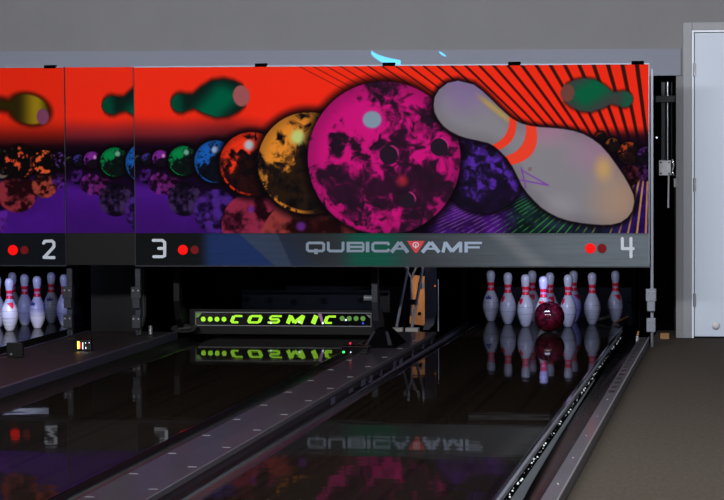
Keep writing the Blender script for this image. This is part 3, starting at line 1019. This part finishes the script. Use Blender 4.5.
# ------------------------------------------------------------------ machine housings
for n, (a, b_) in LN.items():
    lab = {4: 'black pinsetter housing around the ten standing pins', 3: 'black pinsetter housing behind the green COSMIC sign', 2: 'black pinsetter housing around the far left pins'}[n]
    r = empty('pinsetter', ((a+b_)/2, 0, 0), label=lab, cat='pinsetter', group='pinsetters')
    hw = (b_-a)/2
    MB().box(-hw-.12, hw+.12, 19.2, 19.3, -0.15, 1.75).build('rear_panel', M['black_matt'], r)
    MB().box(-hw-.05, hw+.05, 18.75, 18.85, -0.10, 0.20, 0.01).build('pit_cushion', M['cushion'], r)
    # kickback plates with a rounded lower front corner
    for s in (-1, 1):
        xk = s*(hw+.13)
        if (n == 4 and s < 0) or (n == 3 and s > 0):
            MB().box(xk-.015, xk+.015, 17.75, 19.2, 0.02, 1.74).build('kickback_plate', M['black_matt'], r)
            continue
        prof = [(16.55, 1.74), (16.55, 0.30)] + [(16.85-.30*math.cos(t), 0.30-.28*math.sin(t)) for t in [PI/2*k/8 for k in range(1, 9)]] + [(19.2, 0.02), (19.2, 1.74)]
        MB().prism(prof, 'x', xk-.015, xk+.015).build('kickback_plate', M['black_matt'], r)
    MB().box(-hw-.12, hw+.12, 16.6, 19.2, 1.74, 1.76).build('top_cover', M['black_matt'], r)
    if n != 3:
        for x in (-.30, .62) if n == 4 else (0.3,):
            MB().lathe([(0.0, .006), (.022, .006), (.026, .003), (.026, 0)], 20).build('cushion_bolt', M['darkgrey'], r)
            o = COL.objects[-1]
            o.rotation_euler = (R(90), 0, 0)
            o.location = (min(x, hw), 18.75, .10)

r = empty('end_cover', (-4.43, 16.32, 0), label='black panel closing the gap between the far left and middle machines', cat='cover')
MB().prism([(-.20, .02), (-.08, 0.02), (.12, .02), (.18, .06), (.20, .14), (.20, .60), (-.20, .60)], 'y', 0, .03).build('panel', M['black'], r)
MB().prism([(.13, .035), (.165, .07), (.18, .14), (.18, .58), (.187, .58), (.187, .135), (.17, .06), (.137, .028)], 'y', -.006, 0).build('rolled_edge', M['darkgrey'], r)

# pin deck lamps (seen only as a pale bar mirrored in the lane)
for (xa, xb, lab) in ((-1.955, -1.385, 'pale lamp bar under the big panel, mirrored in the lane with the ball'), (-5.62, -4.93, 'pale lamp bar under the number 2 panel, mirrored in the middle lane')):
    r = empty('pin_lamp', ((xa+xb)/2, 16.3, 0.537), label=lab, cat='lamp', group='pin deck lamps')
    hw = (xb-xa)/2
    MB().box(-hw, hw, -0.02, 0.07, 0.0, 0.045, .004).build('housing', M['black'], r)
    MB().box(-hw+.005, hw-.005, -0.023, -0.019, 0.002, 0.016).build('diffuser', M['lamp_glass'], r)
area('pin_lamp_light', (-1.55, 16.34, 0.50), (-1.5, 17.5, 0.15), 0.35, 0.08, 7.0, (0.6, 0.66, 1.0))
area('pin_lamp_light_far', (-5.3, 15.95, 0.50), (-5.3, 17.1, 0.15), 0.5, 0.05, 4.5, (0.6, 0.68, 1.0))


area('board_fill_light', (-2.36, 16.75, 0.75), (-2.43, 17.3, 0.18), 0.12, 0.05, 0.3, (1.0, 0.9, 0.8), spread=50)  # added fill that brightens the pine board, no real lamp here

area('elevator_fill_light', (-3.14, 16.85, 0.55), (-3.14, 17.2, 0.12), 0.9, 0.04, 0.35, (0.7, 0.75, 1.0))  # added weak fill for the elevator panel, without a fixture


def spot(name, loc, target, power, ang, color, blend=.4, rad=.02):
    d = bpy.data.lights.new(name, 'SPOT')
    d.energy, d.color, d.spot_size, d.spot_blend, d.shadow_soft_size = power, color, R(ang), blend, rad
    o = bpy.data.objects.new(name, d)
    COL.objects.link(o)
    o.location = loc
    o.rotation_euler = (Vector(target)-Vector(loc)).to_track_quat('-Z', 'Y').to_euler()
    return o


spot('black_light', (-1.56, 16.2, 0.52), (-1.490, 16.95, 0.315), 26.0, 10.5, (0.12, 0.1, 1.0))
spot('black_light_far', (-5.1, 15.75, 0.52), (-5.22, 16.7, 0.22), 11.0, 34, (0.14, 0.12, 1.0))

# machine detail behind the sweep of lane 3
r = empty('pin_elevator', (-3.137, 17.2, 0), label='dark grey ribbed panel above and behind the green COSMIC sign', cat='machine part')
MB().box(-0.60, 0.50, 0.0, 0.04, 0.10, 0.26, .005).build('panel', M['cushion'], r)
MB().box(-0.60, 0.50, -0.02, 0.0, 0.245, 0.262, .002).build('top_lip', M['darkgrey'], r)
for x in (-.55, -.38, -.2, .02, .3):
    MB().disc((x, 0, .19+.01*math.sin(x*9)), .018, depth=.012).build('bolt', M['darkgrey'], r)

# sweep with COSMIC sign
r = empty('sweep_bar', (0, 0, 0), label='black sweep bar with glowing green COSMIC lettering and dots', cat='lit sign')
SY = 16.20
MB().box(-3.895, -2.575, SY, SY+.05, 0.012, 0.189, .006).build('sweep_board', M['black'], r)


def s2w(x, y):
    return (-3.850+(x-195)*(1.239/176), 0.1710-(y-312)*0.00711)


def sign_box(mb, x0, x1, y0, y1, f, bk):
    a = s2w(x0, y0)
    c = s2w(x1, y1)
    mb.box(a[0], c[0], f, bk, c[1], a[1])


mb = MB(); sign_box(mb, 196, 371, 313, 325, SY-.006, SY+.001); mb.build('sign_plate', M['sign_black'], r)
mb = MB()
for a in ((195.5, 371.5, 312.2, 313), (195.5, 371.5, 325, 325.8), (195.5, 196.2, 313, 325), (370.8, 371.5, 313, 325)):
    sign_box(mb, a[0], a[1], a[2], a[3], SY-.009, SY)
mb.build('sign_frame', M['tube'], r)
sh = lambda pts: [(p[0]+(323-p[1])*0.42, p[1]) for p in pts]
T, Bm = 316.0, 322.2
glyphs = {
    'letter_c': [stroke(sh([(x1, T), (x0+3, T), (x0+1.2, T+1.3), (x0+1.2, Bm-1.3), (x0+2.6, Bm), (x1-1.5, Bm)]), 2.0) + stroke(sh([(x0+1.6, T+.3), (x0+1.6, Bm-.3)]), 3.4) for x0, x1 in ((230, 240), (323.6, 333.5))],
    'letter_o': [stroke(sh([(249.5, T), (258.2, T), (260, T+1.6), (260, Bm-1.6), (258.2, Bm), (249.5, Bm), (248, Bm-1.6), (248, T+1.6)]), 2.1, closed=True) + stroke(sh([(248.8, T+.3), (248.8, Bm-.3)]), 3.0) + stroke(sh([(259.2, T+.3), (259.2, Bm-.3)]), 3.0)],
    'letter_s': [stroke(sh([(279.5, T), (270, T), (268.8, T+1.2), (268.8, T+2), (270, 319.1), (277.3, 319.1), (278.6, 320.3), (278.6, Bm-.8), (277.3, Bm), (268, Bm)]), 2.0)],
    'letter_m': [stroke(sh([(288.4, Bm+.9), (288.4, T-.9)]), 3.8) + stroke(sh([(288.6, T-.2), (294.6, Bm)]), 3.4) + stroke(sh([(294.6, Bm), (300.6, T-.2)]), 3.4) + stroke(sh([(301, Bm+.9), (301, T-.9)]), 3.8)],
    'letter_i': [stroke(sh([(313.6, Bm+.9), (313.6, T-.9)]), 4.6)],
}
for nm, lst in glyphs.items():
    for q in lst:
        lettering(nm, q, SY-.0065, .002, M['cosmic'], r, s2w)
for x in (203.5, 210.5, 217.4, 224.4, 342.6, 349.6, 356.4, 363.2):
    c = s2w(x, 319.3 if x < 300 else 317.8)
    d = MB()
    d.disc((c[0], SY-.006, c[1]), .0172, depth=.002, seg=16)
    d.build('green_dot', M['cosmic_dim'] if x > 340 else M['cosmic'], r)
lettering('corner_patch', [[(196.5, 313.5), (202, 313.5), (199, 317), (196.5, 318)]], SY-.0065, .002, M['cosmic_dim'], r, s2w)
lettering('corner_patch', [[(366, 313.5), (370.5, 314.5), (370.5, 318)]], SY-.0065, .002, M['grey_plastic'], r, s2w)
lettering('mauve_sticker', [[(318.6, 313.3), (322.2, 313.3), (324.4, 323), (322.2, 323.2)]], SY-.0085, .001, M['pink'], r, s2w)
for (x, y, mt) in ((271.5, 322.5, 'led_white'), (300, 321.5, 'led_white'), (346.3, 319.3, 'led_white'), (363.3, 322.5, 'led_blue'), (323.5, 322.6, 'led_white')):
    c = s2w(x, y)
    d = MB()
    d.disc((c[0], SY-.0085, c[1]), .006, depth=.003, seg=10)
    d.build('tiny_light', M[mt], r)
# sweep arms
for s, xa in ((-1, -3.921), (1, -2.546)):
    prof = [(15.95, .53), (16.03, .53), (16.05, .21)] + [(16.11+.05*k, .21-.03*k) for k in range(3)] + [(16.25, .11), (16.25, .04), (16.11, .04), (16.0, .13), (15.95, .26)]
    MB().prism(prof, 'x', xa-.02, xa+.02).build('sweep_arm', M['darkgrey'] if s > 0 else M['black'], r)
ft = MB()
ft.prism([(-3.905+.09*math.cos(t), .062+.030*math.sin(t)) for t in [2*PI*k/24 for k in range(24)]], 'y', 16.08, 16.17)
ft.build('sweep_foot', M['black'], r)
MB().prism([(-3.895+.05*math.cos(t), .062+.014*math.sin(t)) for t in [2*PI*k/20 for k in range(20)]], 'y', 16.075, 16.081).build('foot_slot', M['black_gloss'], r)
MB().tube([(-2.60, 16.23, .55), (-2.62, 16.23, .37), (-2.60, 16.23, .31), (-2.60, 16.23, .16)], .012, 10).build('air_hose', M['black'], r)
MB().tube([(-2.66, 16.21, .27), (-2.58, 16.21, .27)], .020, 12).build('hose_joint', M['grey_plastic'], r)

# small peg on the left divider end
MB().tube([(-4.054, 15.75, 0.0465), (-4.054, 15.75, 0.105)], .014, 12).build('peg', M['bright_steel'], None, 'short silver peg standing left of the green COSMIC sign', 'peg')

# guard cover with ball box at the end of the divider
r = empty('ball_sensor', (-2.40, 14.35, 0.05), label='black ball sensor box with green and red lights on the grey divider', cat='sensor box')
MB().box(-0.085, 0.075, -0.05, 0.06, 0.0, 0.048, .004).build('box_body', M['black_gloss'], r)
MB().disc((-0.074, -0.05, .012), .007, depth=.004, seg=12).build('green_light', M['led_green'], r)
MB().disc((-0.03, -0.05, .012), .003, depth=.004, seg=12).build('white_light', M['led_white'], r)
MB().disc((-0.045, 0.02, .060), .006, depth=.004, seg=12).build('red_light', M['led_red'], r)
MB().tube([(-.045, .022, .045), (-.045, .022, .064)], .003, 8).build('light_stem', M['black'], r)
r = empty('guard_cover', (-2.32, 15.0, 0.054), label='black peaked cover behind the ball sensor box on the divider', cat='cover')
MB().add([(-.12, -.25, 0), (.09, -.25, 0), (.10, .20, 0), (-.12, .20, 0), (-.055, -.08, .10), (.02, -.08, .10), (.02, .12, .10), (-.055, .12, .10)],
         [(0, 1, 5, 4), (1, 2, 6, 5), (2, 3, 7, 6), (3, 0, 4, 7), (4, 5, 6, 7), (3, 2, 1, 0)]).build('cover_shell', M['black_matt'], r)
MB().add([(-.10, -.235, .012), (-.085, -.235, .012), (-.05, -.11, .085), (-.065, -.11, .085), (-.10, -.24, .012), (-.085, -.24, .012), (-.05, -.115, .09), (-.065, -.115, .09)],
         [(4, 5, 6, 7), (0, 1, 5, 4), (1, 2, 6, 5), (2, 3, 7, 6), (3, 0, 4, 7)]).build('facet_plate', M['darkgrey'], r)
MB().add([(.05, -.24, .012), (.075, -.24, .012), (.03, -.11, .085), (.012, -.11, .085), (.05, -.245, .014), (.075, -.245, .014), (.03, -.115, .09), (.012, -.115, .09)],
         [(4, 5, 6, 7), (0, 1, 5, 4), (1, 2, 6, 5), (2, 3, 7, 6), (3, 0, 4, 7)]).build('facet_plate', M['darkgrey'], r)

# tube stand and cables behind the divider
r = empty('tube_stand', (-2.40, 16.3, 0.0), label='pair of slanting grey tubes standing in front of the pine board', cat='tube stand')
for dx in (0.0, 0.108):
    MB().tube([(-.085+dx+.03, .6, .50), (-.083+dx+.03, .58, .44), (-.046+dx-.01, .0, .03)], .010, 12).build('tube', M['tube'], r)
    MB().box(-.046+dx-.045, -.046+dx+.045, -.04, .03, .034, .062, .003).build('foot_plate', M['foot'], r)
MB().box(-.01, .055, .30, .33, .20, .235).build('crossbar', M['darkgrey'], r)
MB().box(-.10, .11, -.05, .04, .004, .034).build('base_board', M['darkgrey'], r)
r = empty('cable', (-2.437, 16.93, 0.0), label='thin grey forked cable hanging between the slanting tubes', cat='cable')
MB().tube([(-.055, 0, .47), (-.03, 0, .43), (0, 0, .37), (0.002, 0, .20), (0.0, 0, .10)], .008, 10).build('main_lead', M['grey_plastic'], r)
MB().tube([(.06, 0, .47), (.03, 0, .43), (.004, 0, .37)], .008, 10).build('branch_lead', M['grey_plastic'], r)
r = empty('board', (-2.432, 17.3, 0.0), label='upright pine board with slot and round hole behind the grey tubes', cat='board')
bd = MB()
bd.prism([(-.070, .012), (.045, .0), (.058, .20), (.062, .36), (-.052, .37), (-.062, .2)], 'y', 0, .03)
bd.build('plank', M['wood'], r)
MB().box(-.005, .022, -.004, .0005, .27, .315).build('slot', M['black_matt'], r)
MB().box(.022, .040, -.004, .0005, .275, .315).build('label_patch', M['grey_plastic'], r)
MB().disc((.004, 0.0005, .088), .013, depth=.004).build('drill_hole', M['black_matt'], r)
r = empty('side_cover', (-2.30, 16.9, 0), label='dark grey curved cover strip right of the pine board', cat='cover')
cv = [(-.035, .5), (.045, .5), (.045, .12), (.03, .04), (-.01, 0), (-.05, 0), (-.035, .05)]
MB().prism(cv, 'y', 0, .05).build('strip', M['darkgrey'], r)
r = empty('guide_rod', (-2.238, 16.9, 0), label='thin upright steel rod near the left-most of the ten pins', cat='rod')
MB().tube([(0, 0, -.01), (0, 0, .36)], .0045, 8).build('rod', M['steel'], r)
MB().disc((-.022, 0, .315), .006, depth=.005).build('orange_light', M['led_orange'], r)

# recess at the right of the big panel with lifting rail
r = empty('lift_rail', (-0.603, 16.5, 0), label='black and steel vertical lifting rail in the dark gap beside the door', cat='lifting rail')
MB().box(-.040, -.012, 0, .05, 1.17, 1.74, .003).build('channel', M['darkgrey'], r)
MB().tube([(.004, 0, 1.74), (.004, 0, 1.2)], .008, 10).build('steel_rod', M['bright_steel'], r)
MB().tube([(.030, .03, 1.74), (.030, .03, 1.12)], .005, 10).build('cable_run', M['darkgrey'], r)
MB().box(-.078, .060, -.02, .03, 1.60, 1.645, .003).build('crossbar', M['darkgrey'], r)
MB().box(-.055, .030, -.045, .02, 1.10, 1.205, .004).build('carriage', M['steel'], r)
for x, z in ((-.04, 1.19), (-.04, 1.115), (.015, 1.19), (.015, 1.115)):
    MB().disc((x, -.045, z), .006, depth=.006, seg=8).build('bolt', M['black'], r)
MB().tube([(.036, -.02, 1.21), (.048, -.03, 1.17), (.034, -.02, 1.13), (.048, -.03, 1.10)], .008, 8).build('wire_coil', M['bright_steel'], r)
MB().tube([(.012, -.02, 1.10), (.008, -.02, .88)], .006, 8).build('hanging_rod', M['white_plastic'], r)
MB().disc((-.070, -.01, 1.36), .006, depth=.004, seg=8).build('indicator', M['led_white'], r)
MB().box(.050, .066, .0, .05, .0, 1.10).build('lower_channel', M['black'], r)
MB().box(.045, .066, -.02, .02, 1.02, 1.08, .003).build('latch', M['steel'], r)
MB().box(-0.80, -0.79, 16.55, 19.3, -.05, 1.75).build('wall_recess_side', M['black_matt'], kind='structure')
MB().box(-0.785, -0.40, 17.0, 17.1, -.12, 1.77).build('wall_recess', M['black_matt'], kind='structure')
MB().box(-0.69, -0.537, 16.10, 17.0, -.12, -.002).build('floor_recess', M['black_matt'], kind='structure')

# hook and wood block at the head of the right capping
r = empty('latch_hook', (-0.772, 15.765, 0.0), label='small shiny metal latch where the right gutter meets the capping', cat='latch')
MB().box(-.008, .010, 0, .05, .002, .055, .003).build('latch_body', M['bright_steel'], r)
MB().tube([(0, 0, .02), (.004, -.02, .006), (.012, -.03, .006), (.016, -.02, .014)], .006, 8).build('hook', M['bright_steel'], r)
MB().tube([(0, .02, .05), (.008, .03, .085)], .007, 8).build('stub', M['wood2'], r)
MB().box(-0.640, -0.580, 16.25, 16.30, -0.002, .038, .002).build('wood_block', M['wood2'], None, 'small brown wood block on the floor left of the door casing', 'block')
MB().tube([(-1.20, 17.75, .012), (-1.08, 17.82, .035)], [.008, .014], 10).build('lit_gutter_end', M['white_plastic'], None, 'short white piece standing in for the lit gutter end beside the pin', 'strip')  # white piece stands in for light on the gutter end
MB().tube([(-1.02, 17.5, .012), (-0.93, 17.62, .05)], .008, 8).build('wood_strip', M['wood2'], None, 'thin tan stick at the right edge of the pin deck', 'stick')

# sensor boxes on the left division
r = empty('score_display', (-4.135, 14.4, 0.05), label='small black display with yellow, red and white bars on the brown division', cat='display')
MB().box(-.052, .048, 0, .035, 0, .068, .003).build('case', M['black_gloss'], r)
for x0, x1, z0, z1, mt in ((-.040, -.028, .010, .056, 'led_yellow'), (-.028, -.018, .012, .05, 'led_red'), (-.008, -.004, .008, .05, 'led_white'), (.010, .014, .044, .05, 'led_white'), (.012, .016, .010, .022, 'led_white'), (.034, .037, .046, .052, 'led_white')):
    MB().box(x0, x1, -.003, .001, z0, z1).build('light_bar', M[mt], r)
r = empty('ball_detector', (-4.425, 13.9, 0.047), label='plain black detector box beside the far left lane', cat='sensor box')
MB().box(-.05, .05, 0, .04, 0, .088, .004).build('case', M['black'], r)
MB().disc((-.02, 0, .02), .006, depth=.003).build('sensor_eye', M['grey_plastic'], r)
MB().tube([(-.005, .02, -.01), (-.005, .02, .02)], .006, 8).build('stem', M['grey_plastic'], r)

# ------------------------------------------------------------------ pins
IN = 0.0254
PROF = [(0.0, 0.0), (0.95, 0.0), (1.04, 0.06), (1.414, 0.75), (1.97, 2.25), (2.255, 3.375), (2.383, 4.5), (2.28, 5.875), (1.85, 7.25), (1.236, 8.625), (0.983, 9.375), (0.90, 10.0), (0.935, 10.875), (1.047, 11.75), (1.203, 12.625), (1.274, 13.5), (1.20, 14.15), (0.98, 14.6), (0.62, 14.88), (0.25, 14.985), (0.0, 15.0)]


def catmull(P, n=5):
    out = []
    for i in range(len(P)-1):
        p0, p1, p2, p3 = P[max(i-1, 0)], P[i], P[i+1], P[min(i+2, len(P)-1)]
        for k_ in range(n):
            t = k_/n
            out.append(tuple(0.5*(2*p1[j]+(p2[j]-p0[j])*t+(2*p0[j]-5*p1[j]+4*p2[j]-p3[j])*t*t+(3*p1[j]-p0[j]-3*p2[j]+p3[j])*t**3) for j in (0, 1)))
    out.append(P[-1])
    return [(max(a, 0), b) for a, b in out]


prof = PROF[:3] + catmull(PROF[2:], 5)[1:]
prof = [(a*IN, max(b, 0)*IN) for a, b in prof]
zz = np.array([p[1] for p in prof]); rrr = np.array([p[0] for p in prof])


def pin_r(z):
    return float(np.interp(z, zz, rrr))


def pin_material():
    m_ = bpy.data.materials.new('pin_plastic')
    m_.use_nodes = True
    nt = m_.node_tree
    b = nt.nodes['Principled BSDF']
    b.inputs['Roughness'].default_value = 0.32
    tc = nt.nodes.new('ShaderNodeTexCoord')
    oi = nt.nodes.new('ShaderNodeObjectInfo')
    ad = nt.nodes.new('ShaderNodeVectorMath'); ad.operation = 'ADD'
    mp = nt.nodes.new('ShaderNodeMapping'); mp.inputs['Scale'].default_value = (4, 4, 150)
    no = nt.nodes.new('ShaderNodeTexNoise'); no.inputs['Scale'].default_value = 1; no.inputs['Detail'].default_value = 3
    cb = nt.nodes.new('ShaderNodeCombineXYZ')
    mu_ = nt.nodes.new('ShaderNodeMath'); mu_.operation = 'MULTIPLY'; mu_.inputs[1].default_value = 37
    nt.links.new(oi.outputs['Random'], mu_.inputs[0]); nt.links.new(mu_.outputs[0], cb.inputs[2])
    nt.links.new(tc.outputs['Object'], mp.inputs[0]); nt.links.new(mp.outputs[0], ad.inputs[0]); nt.links.new(cb.outputs[0], ad.inputs[1])
    nt.links.new(ad.outputs[0], no.inputs['Vector'])
    sx = nt.nodes.new('ShaderNodeSeparateXYZ'); nt.links.new(tc.outputs['Object'], sx.inputs[0])
    # scuffs only on the belly
    g = nt.nodes.new('ShaderNodeMapRange'); g.inputs['From Min'].default_value = .17; g.inputs['From Max'].default_value = .10
    nt.links.new(sx.outputs[2], g.inputs[0])
    cr = nt.nodes.new('ShaderNodeValToRGB')
    cr.color_ramp.elements[0].position = .60; cr.color_ramp.elements[1].position = .72
    cr.color_ramp.elements[0].color = (0, 0, 0, 1); cr.color_ramp.elements[1].color = (1, 1, 1, 1)
    nt.links.new(no.outputs['Fac'], cr.inputs[0])
    mm = nt.nodes.new('ShaderNodeMath'); mm.operation = 'MULTIPLY'
    nt.links.new(cr.outputs[0], mm.inputs[0]); nt.links.new(g.outputs[0], mm.inputs[1])
    mx = nt.nodes.new('ShaderNodeMix'); mx.data_type = 'RGBA'
    mx.inputs['A'].default_value = lin((196, 196, 204)); mx.inputs['B'].default_value = lin((96, 96, 112))
    nt.links.new(mm.outputs[0], mx.inputs['Factor'])
    nt.links.new(mx.outputs['Result'], b.inputs['Base Color'])
    return m_


M['pin'] = pin_material()
M['pin_red'] = mat('pin_red', (236, 30, 62), 0.35)
M['pin_pink'] = mat('pin_neck_print', (222, 150, 168), 0.35, var=0.25, scale=150)
M['pin_blue'] = mat('pin_blue', (52, 58, 130), 0.4)

body = MB().lathe(prof, 40)


def ring_mb(z0, z1, off=.0008):
    n = 5
    pr = [(pin_r(z0), z0)] + [(pin_r(z0+(z1-z0)*k/n)+off, z0+(z1-z0)*k/n) for k in range(n+1)] + [(pin_r(z1), z1)]
    return MB().lathe(pr, 40)


def decal(poly, zc):
    """thin mark wrapped on the pin, facing -y; poly in metres around (0, zc)"""
    bm = bmesh.new()
    vs = [bm.verts.new((p[0], 0, zc+p[1])) for p in poly]
    f = bm.faces.new(vs)
    bmesh.ops.triangulate(bm, faces=[f])
    bmesh.ops.subdivide_edges(bm, edges=bm.edges[:], cuts=3, use_grid_fill=True)
    for v in bm.verts:
        rr = pin_r(v.co.z)+.0007
        a = v.co.x/rr
        v.co.x, v.co.y = rr*math.sin(a), -rr*math.cos(a)
    bm.verts.index_update()
    mb = MB()
    mb.add([v.co[:] for v in bm.verts], [[q.index for q in f.verts] for f in bm.faces], True)
    bm.free()
    return mb


ARROW = [(-.026, .016), (.018, .022), (.026, -.002), (.014, -.026), (.006, -.006)]
CROWN = [(-.022, -.012), (-.022, .012), (-.010, .002), (0, .022), (.010, .002), (.022, .012), (.022, -.012)]

POS = {1: (0, 0), 2: (-.5, 1), 3: (.5, 1), 4: (-1, 2), 5: (0, 2), 6: (1, 2), 7: (-1.5, 3), 8: (-.5, 3), 9: (.5, 3), 10: (1.5, 3)}


def make_pin(mark):
    r = empty('bowling_pin')
    body.build('body', M['pin'], r)
    ring_mb(.268, .292).build('neck_stripe', M['pin_red'], r)
    ring_mb(.230, .252).build('neck_stripe', M['pin_red'], r)
    ring_mb(.2525, .2675, .0004).build('neck_print', M['pin_pink'], r)
    ring_mb(.092, .0945, .0004).build('scuff_ring', M['grey_plastic'], r)
    ring_mb(.141, .143, .0004).build('scuff_ring', M['grey_plastic'], r)
    if mark == 'red':
        decal(ARROW, .185).build('emblem', M['pin_red'], r)
    elif mark == 'blue':
        decal(CROWN, .180).build('emblem', M['pin_blue'], r)
    return r


protos = {}


def place_pin(x, y, rz, mark, label, group):
    if mark not in protos:
        o = make_pin(mark)
        protos[mark] = o
    else:
        o = copy_tree(protos[mark])
    o.location = (x, y, 0.0005)
    o.rotation_euler = (0, 0, rz)
    tag(o, label, 'bowling pin', group)


PL4 = {1: ('red', -20, 'white pin with blue glow directly behind the dark red ball'),
       2: ('red', -50, 'white pin just left of the ball, third in from the left end'),
       3: ('red', -62, 'white pin touching the right side of the ball in view, red mark on its left'),
       4: ('red', -55, 'white pin second from the left in the full rack'),
       5: ('red', 20, 'white pin half hidden over the right shoulder of the ball'),
       6: ('none', 0, 'clean white pin second from the right in the full rack'),
       7: ('blue', -14, 'white pin with blue crown mark at the left end of the full rack'),
       8: ('red', 0, 'white pin in the back row peeking out left of the blue glowing pin'),
       9: ('red', 40, 'white pin in the back row half hidden behind the pin right of the ball'),
       10: ('red', 22, 'white pin with red mark standing alone at the right end of the full rack')}
for k_, (a, b_) in POS.items():
    mk, rz, lb = PL4[k_]
    place_pin(-1.494+a*.310, 17+b_*.26396, R(rz), mk, lb, 'pins on the lane with the ball')
PL2 = {1: ('red', 25, 'blue lit pin nearest the picture edge at the left, red mark'),
       3: ('blue', -30, 'violet lit pin in front with blue crown, centre of the far left group'),
       2: ('red', -30, 'pin at the cut off left edge of the far left rack'),
       5: ('none', 0, 'pale pin behind between the two blue lit front pins of the far left rack'),
       6: ('none', 12, 'pin at the right of the far left rack, partly covered by the post'),
       8: ('red', 0, 'pin in the far left back row, behind the red marked blue lit pin'),
       9: ('blue', 0, 'grey white pin with blue crown, right of the violet lit pin')}
for k_, (mk, rz, lb) in PL2.items():
    a, b_ = POS[k_]
    place_pin(-5.300+a*.3048-0.026*b_, 16.55+b_*.26396, R(rz), mk, lb, 'pins on the far left lane')

# ------------------------------------------------------------------ ball


def ball_mat():
    m_ = bpy.data.materials.new('ball_marble')
    m_.use_nodes = True
    nt = m_.node_tree
    b = nt.nodes['Principled BSDF']
    b.inputs['Roughness'].default_value = 0.12
    tc = nt.nodes.new('ShaderNodeTexCoord')
    no = nt.nodes.new('ShaderNodeTexNoise'); no.inputs['Scale'].default_value = 14; no.inputs['Detail'].default_value = 6
    no.inputs['Distortion'].default_value = 1.5
    nt.links.new(tc.outputs['Object'], no.inputs['Vector'])
    cr = nt.nodes.new('ShaderNodeValToRGB')
    cr.color_ramp.elements[0].position = .38; cr.color_ramp.elements[1].position = .62
    cr.color_ramp.elements[0].color = lin((34, 6, 16)); cr.color_ramp.elements[1].color = lin((84, 14, 32))
    e = cr.color_ramp.elements.new(.72); e.color = lin((92, 62, 56))
    nt.links.new(no.outputs['Fac'], cr.inputs[0]); nt.links.new(cr.outputs[0], b.inputs['Base Color'])
    return m_


M['ball'] = ball_mat()
r = empty('bowling_ball', (-1.436, 16.79, 0.1085), R(20), 'dark red marbled bowling ball rolling into the head pin', 'bowling ball')
n1, n2 = 48, 32
pr = [(0.108*math.sin(PI*i/n2), -0.108*math.cos(PI*i/n2)) for i in range(n2+1)]
MB().lathe(pr, n1).build('shell', M['ball'], r)
for a, e_ in ((-1.9, .95), (-2.35, 1.0), (-2.1, .6)):
    p = Vector((math.cos(a)*math.cos(e_), math.sin(a)*math.cos(e_), math.sin(e_)))
    h = MB().lathe([(0, .0003), (.012, .0003), (.0125, 0)], 20).build('finger_hole', M['black_matt'], r)
    h.rotation_euler = p.to_track_quat('Z', 'Y').to_euler()
    h.location = p*0.1078

# ------------------------------------------------------------------ disco light patch on the bulkhead
ld = bpy.data.lights.new('disco_projector', 'SPOT')
ld.energy = 3600
ld.spot_size = R(14)
ld.spot_blend = 0.0
ld.shadow_soft_size = 0.0
ld.use_nodes = True
lo_ = bpy.data.objects.new('disco_projector', ld)
COL.objects.link(lo_)
lo_.location = (-2.5, 12.0, 3.0)
tgt = Vector((-2.45, WY-.02, 1.90))
lo_.rotation_euler = (tgt-Vector(lo_.location)).to_track_quat('-Z', 'Y').to_euler()
nt = ld.node_tree
emn = [n for n in nt.nodes if n.type == 'EMISSION'][0]
tc = nt.nodes.new('ShaderNodeTexCoord')
sx = nt.nodes.new('ShaderNodeSeparateXYZ')
nt.links.new(tc.outputs['Normal'], sx.inputs[0])


def mth(op, a, b=None, c=None):
    n = nt.nodes.new('ShaderNodeMath')
    n.operation = op
    for i, v in enumerate((a, b, c)):
        if v is None:
            continue
        if hasattr(v, 'links') or hasattr(v, 'is_linked'):
            nt.links.new(v, n.inputs[i])
        else:
            n.inputs[i].default_value = v
    return n.outputs[0]


# direction in the lamp's own frame, as slopes
nz = mth('ABSOLUTE', sx.outputs[2])
u = mth('DIVIDE', sx.outputs[0], nz)
v = mth('DIVIDE', sx.outputs[1], nz)
DIST = (tgt-Vector(lo_.location)).length
uu = mth('MULTIPLY', u, DIST)     # metres on the wall, right
vv = mth('MULTIPLY', v, DIST)     # metres on the wall, up
# comma shape: centre line v = f(u), widening to the right
# from (-.165, +.06) falling to (.03,-.035)
s = mth('ADD', uu, 0.17)
cl = mth('SUBTRACT', 0.062, mth('MULTIPLY', mth('POWER', mth('MAXIMUM', s, 0.0001), 0.62), 0.26))
wdt = mth('ADD', 0.013, mth('MULTIPLY', s, 0.12))
inside = mth('LESS_THAN', mth('ABSOLUTE', mth('SUBTRACT', vv, cl)), wdt)
inside = mth('MULTIPLY', inside, mth('GREATER_THAN', s, 0.0))
inside = mth('MULTIPLY', inside, mth('LESS_THAN', s, 0.205))
du = mth('SUBTRACT', uu, 0.325)
dv = mth('ADD', mth('SUBTRACT', vv, 0.04), mth('MULTIPLY', du, 0.6))
dot = mth('LESS_THAN', mth('ADD', mth('POWER', mth('MULTIPLY', du, 0.6), 2.0), mth('POWER', mth('MULTIPLY', dv, 1.8), 2.0)), 0.00022)
msk = mth('MAXIMUM', inside, dot)
nt.links.new(mth('MULTIPLY', msk, 1.0), emn.inputs['Strength'])
emn.inputs['Color'].default_value = (0.01, 0.55, 0.85, 1)
